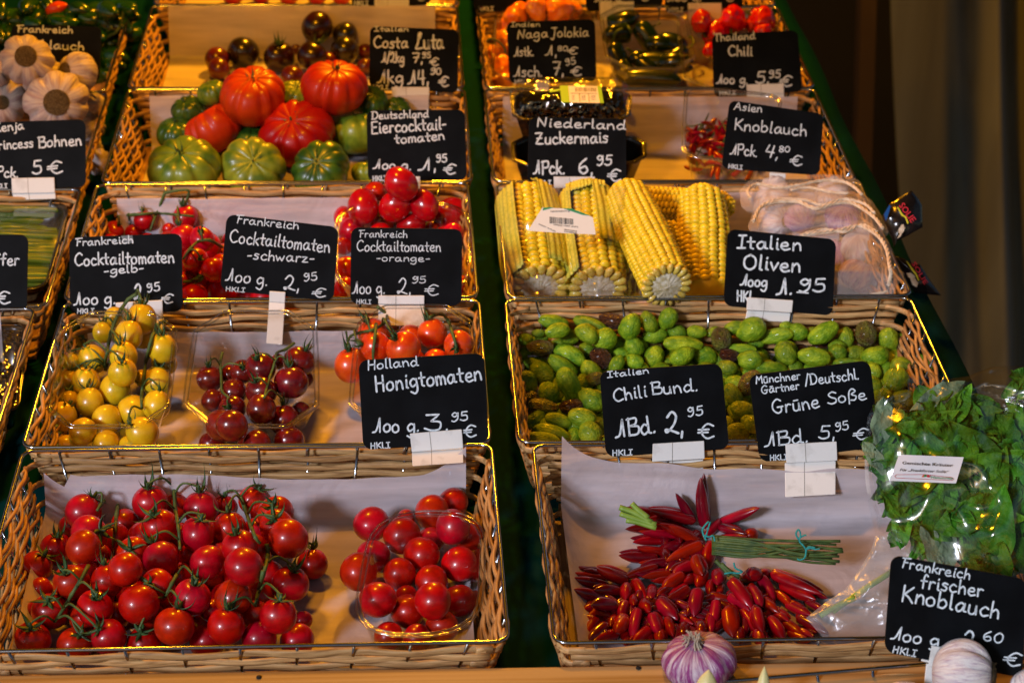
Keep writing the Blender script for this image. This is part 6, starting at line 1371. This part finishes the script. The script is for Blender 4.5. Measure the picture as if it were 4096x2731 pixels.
for (lbl, a, b, r) in (('cut yellow clove tip leaning on the purple striped garlic', q('32', 1850, 1620), q('32', 1870, 1445), 95*k_of('32')), ('pointed yellow clove tip alone before the front rim', q('33', 110, 1680), q('33', 125, 1420), 62*k_of('33'))):
    A = hitz(a, 0.03); t = (A-CAM).length; B = at_t(b, t-0.004); L = (B-A).length; R_ = r/F*t
    mb = MB(); mb.grid(lambda u, v: Vector((0.5*(1-v**2.2)*math.cos(2*PI*u)*(0.8 + 0.2*math.cos(4*PI*u)) , 0.36*(1-v**2.2)*math.sin(2*PI*u), v)), 16, 12, True); mb.f = [f[::-1] for f in mb.f]
    f = inst('garlic_clove', mb.mesh('garlic_clove', M['clove']), Matrix.Translation(A) @ orient(B-A, x=VR) @ Matrix.Diagonal((2*R_, 2*R_, L, 1))); tag(f, lbl, 'garlic clove')

# ------------------------------------------------------------------ left column: trays and peppers
def simple_tray(label, reg, cs, zf, zb, depth, m='tray', film=True, cat='tray', group=None):
    rt, bp, bn, cc = cup(label, (reg, cs), zf, zb, depth, group=group, m=m, kind='round', name='plastic_tray', cat=cat, rfrac=0.2, ribs=False)
    if film:
        P = [hitz(q(reg, *cs[0]), zf), hitz(q(reg, *cs[1]), zf), hitz(q(reg, *cs[2]), zb), hitz(q(reg, *cs[3]), zb)]
        mb = MB(); mb.grid(lambda u, v: P[0].lerp(P[1], u).lerp(P[3].lerp(P[2], u), v) + Vector((0, 0, 0.014*math.sin(PI*u)*math.sin(PI*v) + 0.0015*noise.noise(Vector((u*9, v*9, 2))) + 0.001)), 30, 24); mb.build('film', M['petd'] if film == 'd' else M['filmc'], rt)
    return rt, bp, bn
rt, bp, bn = simple_tray('black tray of pale green pods under shiny film at the left edge', '10', [(-560,1060),(400,1050),(600,300),(-420,280)], -0.035, -0.02, 0.04, group=None)
pp = Pile(bp, bn, 0.8, ymax=YB_[3], ymin=YR[2]+0.003); rnd = random.Random(14); POD = [chili_mesh('pod', M['pod'], 90+i, bend=0.25, tip=0.5, sh=0.8) for i in range(4)]
for i in range(46):
    y = 320 + i*15.5; e = 480 - (y-320)*0.12 + rnd.uniform(-30, 20); w = rnd.uniform(-12, 12)
    chili(q('10', e-520, y+w), q('10', e, y-w+20), 30*k_of('10'), pp, parent=None, tipfwd=0.0, rnd=rnd, name='green_pod', meshes=POD)
for o in list(COL.objects):
    if o.name.split('.')[0] == 'green_pod': tag(o, 'slender pale green pod lying crosswise under the tray film', 'pod', 'green pods in the filmed tray')
rt, bp, bn = simple_tray('dark glossy tray at the left edge below the Pfeffer card', '20', [(-500,640),(130,630),('10',200,1370),('10',-300,1370)] if False else [(-500,640),(150,620),(200,-100),(-400,-90)], -0.03, -0.02, 0.05, film='d')
pq = Pile(bp, bn, 0.85)
for i in range(40):
    c, r = pq.place(q('20', rnd.uniform(-300, 110), rnd.uniform(-60, 560)), 40*k_of('20')); f = inst('dark_pepper_berry', rnd.choice(FRU['black_tomato']), Matrix.Translation(c) @ orient((rnd.gauss(0, 1), 1, rnd.gauss(0, 1))) @ Matrix.Diagonal((r, r, r, 1))); tag(f, 'dark round berry under the lid of the left tray', 'berry', 'dark berries in the left tray')
pd = Pile(tol=0.75, ymax=YB_[5], ymin=YR[4]+0.003); PEP = [chili_mesh('green_pepper', M['pep'], 70+i, bend=0.3, tip=0.5, sh=0.6) for i in range(5)]
for px, (c, r) in pd.fillers([q('00', -100, 100), q('00', 1150, 60), q('00', 1080, 650), q('00', -100, 600)], 45, shrink=1.0, seed=6, step=1.7):
    ax = Vector((rnd.uniform(-1, 1), rnd.uniform(-.6, .6), rnd.uniform(-.1, .3))).normalized()*0.07
    f = inst('green_pepper', rnd.choice(PEP), Matrix.Translation(c - ax*0.5) @ orient(ax) @ Matrix.Diagonal((2*r, 2*r, 0.07, 1))); tag(f, 'dark green pepper in the lower layer of the top left basket', 'pepper', 'small green peppers in the top left basket')
pgl = []
PG = [(60,200,120,330,75),(200,60,330,40,90),(350,170,240,250,95),(650,200,450,190,85),(880,170,700,150,85),(1010,80,940,160,110),(1180,50,1100,110,90),(1130,280,960,250,100),(1080,420,960,330,90),(1050,520,930,480,85),(1090,600,960,600,80),(1000,680,900,650,60),(20,120,-80,60,90),(560,60,420,110,70,'o'),(760,110,600,120,75),(1220,160,1120,200,70),(30,330,-60,260,80),(480,80,360,60,80)]
for i, t in enumerate(PG):
    kd = 'pep' if len(t) < 6 else 'o'
    f = chili(q('00', t[2], t[3]), q('00', t[0], t[1]), t[4]*k_of('00')*0.85, pd, parent=None, tipfwd=0.015, rnd=rnd, name='green_pepper' if kd == 'pep' else 'orange_pepper', meshes=PEP if kd == 'pep' else [chili_mesh('orange_pepper', M['ora'], 4)])
    if kd != 'o': pgl.append((f, q('00', t[0], t[1]), 'dark green pepper'))
    tag(f, 'single orange pepper among the green ones at the top left' if kd == 'o' else 'dark green pepper on top in the top left basket', 'pepper', 'small green peppers in the top left basket')
order_labels(pgl, 3, ['back row', 'middle row', 'front row'], 'of the top left basket')
mb = MB()
for pts in ([(950,340),(1040,290),(1090,190),(1110,60)],[(560,180),(640,200),(720,240)],[(930,180),(980,230),(1000,260)]):
    mb.tube(smoothpoly([at_t(q('00', *p), pd.drape(q('00', *p), 0.003)-0.004) for p in pts], 6), 0.0024, 6)
tag(mb.build('pepper_stalks', M['stem']), 'long curved green stalks lying over the green peppers', 'stalk')

# ------------------------------------------------------------------ row 4 right: black punnet and cup of thin chilis
rt, bp, bn, cc = cup('upper black punnet of dark berries under a clear ribbed lid', ('02', [(150,1060),(1130,1060),(1150,830),(120,830)]), 0.030, 0.045, 0.07, group='black punnets in the fourth row', m='tray', kind='oct', name='berry_punnet', cat='punnet', rfrac=0.2)
n_ = bn; P = [hitz(q('02', 105, 1080), 0.03), hitz(q('02', 1190, 1080), 0.03), hitz(q('02', 1150, 790), 0.05), hitz(q('02', 130, 790), 0.05)]
def lid(u, v):
    p = P[0].lerp(P[1], u).lerp(P[3].lerp(P[2], u), v); e = min(u, 1-u, v, 1-v); h = 0.030*min(1, e*7)**0.5; return p + n_*(h + 0.0012*math.sin(u*90)*(1 if 0.0 < e < 0.14 else 0))
mb = MB(); mb.grid(lid, 90, 20); mb.build('ribbed_lid', M['petd'], rt)
LBn = n_; c_ = hitz(q('02', 730, 845), 0.09); LB = c_
mb = MB(); mb.add([hitp(q('02', *p), LB, LBn) for p in ((535,768),(905,775),(928,925),(552,918))], [(0,1,2,3)]); mb.build('label', M['cream'], rt, smooth=False)
marks(rt, '02', [[(535,768),(610,769),(625,919),(552,918)],[(870,774),(905,775),(930,925),(895,924)]], LB, LBn, M['lime'], 'label_band')
marks(rt, '02', [[(440,815),(540,795),(540,812),(450,828)]], LB, LBn, M['lime'], 'green_strip')
bars = []; x = 675
while x < 855: w = rnd.choice((4, 6, 9)); bars.append([(x, 785), (x+w, 785), (x+w, 822), (x, 822)]); x += w + rnd.choice((5, 8))
bars += [[(635,835),(870,838),(870,842),(635,839)],[(708,840),(713,840),(718,912),(713,912)],[(790,840),(795,840),(803,914),(798,914)]] + [[(x, y), (x+22, y), (x+22, y+4), (x, y+4)] for x in (645, 730, 745, 815, 835) for y in (858, 872, 890)]
marks(rt, '02', bars, LB, LBn, M['ink'], 'barcode')
cup('lower black punnet half hidden behind the Zuckermais card', ('02', [(150,1480),(1285,1440),(1270,1230),(130,1230)]), -0.005, 0.0, 0.075, group='black punnets in the fourth row', m='tray', kind='oct', name='berry_punnet', cat='punnet')
pu = Pile(bp, bn, 0.85, ymax=YB_[4], ymin=YR[3]+0.003)
for i in range(60):
    c, r = pu.place(q('02', rnd.uniform(200, 1080), rnd.uniform(860, 1080)), 42*k_of('02'))
    f = inst('dark_berry', rnd.choice(FRU['black_tomato']), Matrix.Translation(c) @ Matrix.Diagonal((r, r, r, 1))); tag(f, 'dark berry inside the upper black punnet', 'berry', 'dark berries in the black punnet')
for (a, b) in (((180,1060),(300,1090)),((250,1090),(370,1040)),((150,1030),(220,1100))):
    f = chili(q('02', *a), q('02', *b), 22*k_of('02'), pu, 'r', None, rnd=rnd); tag(f, 'thin red chili at the front left corner of the black punnet', 'chili', 'red chilis in the black punnet')
rt, bp, bn, cc = cup('clear cup of thin red chilis behind the Asien Knoblauch card', ('02', [(1655,1380),('03',80,1400),('03',270,830),(1680,780)]), 0.0, 0.03, 0.075, kind='round', rfrac=0.2)
pv = Pile(bp, bn, 0.62, ymax=YB_[4], ymin=YR[3]+0.003); thl = []; TH = [chili_mesh('thin_chili', M['chi'], 200+i, bend=0.6, tip=0.25) for i in range(5)]; THS = [chili_mesh('thin_stalk', M['stem'], 210+i, bend=0.5, tip=0.9) for i in range(2)]
for i in range(95):
    px = q('02', rnd.uniform(1710, 2250), rnd.uniform(1120, 1560)) if i < 60 else q('02', rnd.uniform(1710, 2150), rnd.uniform(1090, 1400)); a = rnd.uniform(0, PI*2); L = rnd.uniform(50, 85)
    d = (math.cos(a)*L*0.45, math.sin(a)*L*0.45*0.9); gr = rnd.random() < 0.28
    f = chili((px[0]-d[0], px[1]-d[1]), (px[0]+d[0], px[1]+d[1]), (22 if not gr else 8)*k_of('02'), pv, 'r', None, rnd=rnd, name='thin_chili' if not gr else 'chili_stalk', meshes=THS if gr else TH)
    if not gr: thl.append((f, px, 'thin red chili'))
    tag(f, 'loose thin green stalk among the red chilis of the clear cup' if gr else 'thin red chili in the clear cup behind the Knoblauch card', 'chili stalk' if gr else 'chili', 'chili stalks in the clear cup' if gr else 'thin red chilis in the clear cup')
order_labels(thl, 4, ['back row', 'second row', 'third row', 'front row'], 'of its clear cup')
# ------------------------------------------------------------------ row 5 right: habaneros and green chilis
def hab_mesh(seed, m, tall=1.25):
    rnd = random.Random(seed); o = Vector((seed, 0, 0))
    def fn(p, t):
        r = 1 - 0.13*abs(math.sin(1.5*p+seed))*math.sin(t) + 0.24*noise.noise(Vector((math.cos(p), math.sin(p), t))*2.2+o); z = math.cos(t)*tall; taper = 1+0.25*math.cos(t); z -= 0.2*math.exp(-(t/0.3)**2)
        return Vector((math.sin(t)*math.cos(p)*r*taper, math.sin(t)*math.sin(p)*r*taper, z))
    mb = rev(fn, 30, 18); mb.tube(smoothpoly([(0, 0, tall*0.75), (0.04, 0, tall*1.0), (0.15, 0.05, tall*1.35)], 3), 0.09, 6); n0 = len(mb.f); mb.m = [0]*(n0) ; me = mb.mesh('habanero', [m, M['stem']])
    cnt = 7*6 + 2 - 6
    for i, p in enumerate(me.polygons):
        if len(me.vertices)-len([0]) and min(p.vertices) >= 30*17+2: p.material_index = 1
    return me
HO_ = [hab_mesh(i, M['hab']) for i in range(5)]; HR_ = [hab_mesh(20+i, M['har'], 1.05) for i in range(4)]
def habs(items, reg, meshes, pile, lbls, group, nm):
    for i, (x, y, r, ang) in enumerate(items):
        c, rr = pile.place(q(reg, x, y), r*k_of(reg)); w = math.radians(ang); ax = VR*math.cos(w)+VD*math.sin(w) + VF*rnd.uniform(-.3, .3)
        f = inst(nm, rnd.choice(meshes), Matrix.Translation(c) @ orient(ax, roll=rnd.uniform(0, 6)) @ Matrix.Diagonal((rr, rr, rr, 1))); tag(f, lbls[i] if i < len(lbls) else lbls[-1], 'chili pepper', group)
rt, bp, bn, cc = cup('clear cup of orange habaneros behind the Naga Jolokia card', ('02', [(-60,720),(800,730),(830,60),(-20,60)]), -0.02, 0.0, 0.06)
habs([(700,600,95,0),(450,600,95,60),(200,600,100,30),(40,620,110,80),(20,730,80,0),(600,400,95,10),(350,400,95,200),(-60,500,80,90),(60,370,95,60),(550,200,90,0),(640,100,85,180),(60,250,95,90),(400,10,95,100),(330,90,100,250),(150,130,105,120),(540,95,115,170)], '02', HO_, Pile(bp, bn, 0.8, ymax=YB_[5], ymin=YR[4]+0.003),
     ['orange habanero hidden behind the Naga Jolokia card']*3 + ['orange habanero at the left of the Naga Jolokia card'] + ['orange habanero low in the heap behind the Naga Jolokia card']*9 + ['orange habanero in the middle of the top of the heap', 'orange habanero at the top left of the heap', 'orange habanero lying across at the top right'], 'orange habaneros', 'orange_habanero')
mb = MB(); mb.tube(smoothpoly([at_t(q('01', *p), (hitz(q('01', 2280, 400), 0.05)-CAM).length) for p in ((2120,380),(2150,350),(2220,370),(2280,430),(2285,480))], 5), 0.002, 6); tag(mb.build('habanero_stalk', M['cal_d']), 'curled brown stalk left of the Naga Jolokia card', 'stalk')
rt, bp, bn, cc = cup('clear cup of dark green chilis between the two top cards', ('02', [(985,600),(1740,600),(1640,70),(905,60)]), -0.018, 0.022, 0.060)
pj = Pile(bp, bn, 0.7, ymax=YB_[5], ymin=YR[4]+0.003)
JL = [chili_mesh('green_chili', M['chg'], 300+i, bend=0.15, tip=0.45, sh=0.7) for i in range(5)]
jll = []
for i, (bx, by, tx, ty, r) in enumerate([(1200,560,1600,600,90),(1100,700,1500,720,90),(1050,560,1200,700,90),(1400,600,1650,560,90),(1300,440,1500,420,90),(1180,300,980,330,90),(1350,560,1200,520,80),(1400,380,1620,420,90),(1240,520,1370,600,70),(960,230,1180,160,105),(1010,380,1140,640,85),(1230,200,1410,480,92),(1690,430,1380,640,82)]):
    f = chili(q('02', bx, by), q('02', tx, ty), r*1.0*k_of('02'), pj, 'g', None, rnd=rnd, name='green_chili', meshes=JL, tipfwd=0.01)
    if i < 9: jll.append((f, q('02', bx, by), 'dark green chili'))
    tag(f, {9: 'dark green chili at the top left of its cup', 10: 'dark green chili at the left, tip pointing down to the rim', 11: 'long dark green chili in the middle with a strong lamp streak', 12: 'dark green chili slanting across the right front of the cup'}.get(i, 'dark green chili deep in the clear cup'), 'chili', 'dark green chilis in the clear cup')
mb = MB()
for pts in ([(1010,380),(1040,290),(1100,260)],[(1370,240),(1400,225),(1440,205)],[(1700,430),(1735,390),(1720,340),(1690,330)],[(1120,210),(1160,260),(1180,300)],[(1140,440),(1200,470),(1240,475)]):
    mb.tube(smoothpoly([at_t(q('02', *p), pj.drape(q('02', *p), 0.003)-0.003) for p in pts], 5), 0.0024, 6)
order_labels(jll, 2, ['upper part', 'lower part'], 'of its clear cup')
tag(mb.build('chili_stalks', M['stem']), 'curved green stalks of the dark green chilis', 'stalk')
rt, bp, bn, cc = cup('clear cup of red habaneros behind the Thailand Chili card', ('03', [(-540,740),(250,740),(200,80),(-620,60)]), -0.02, 0.0, 0.06)
habs([(2050,600,100,0),(2250,600,100,60),(2500,600,100,60),(1980,450,100,80),(2200,400,100,0),(2450,400,100,80),(1880,450,70,90),(1870,330,70,60),(1960,300,105,190),(1810,190,105,80),(2330,170,100,200),(2085,165,125,100)], '02', HR_, Pile(bp, bn, 0.8, ymax=YB_[5], ymin=YR[4]+0.003), ['red habanero hidden behind the Thailand Chili card']*6 + ['red habanero low at the left of its cup']*3 + ['wrinkled red habanero at the left with two thin stalks', 'red habanero right of the middle of its heap', 'largest red habanero in the middle with a lamp glint'], 'red habaneros', 'red_habanero')
habs([(40,200,85,90),(115,160,105,90),(110,275,75,10)], '03', HR_, Pile(bp, bn, 0.8, ymax=YB_[5], ymin=YR[4]+0.003), ['red habanero behind the right part of its heap', 'tall glossy red habanero at the right end', 'bright orange red habanero tip above the card'], 'red habaneros', 'red_habanero')
# ------------------------------------------------------------------ row 6
p6 = Pile(tol=0.9)
for i, (x, y) in enumerate(((-150,-60),(100,-70),(350,-60),(600,-60),(820,-60))):
    c, r = p6.place(q('01', x, y), 130*k_of('01')*0.8); f = put_fruit('tomato', c, r, (0, 0.3, 1), rnd=rnd, name='red_fruit'); tag(f, 'round red fruit cut off by the top edge', 'fruit', 'red fruit along the top edge')
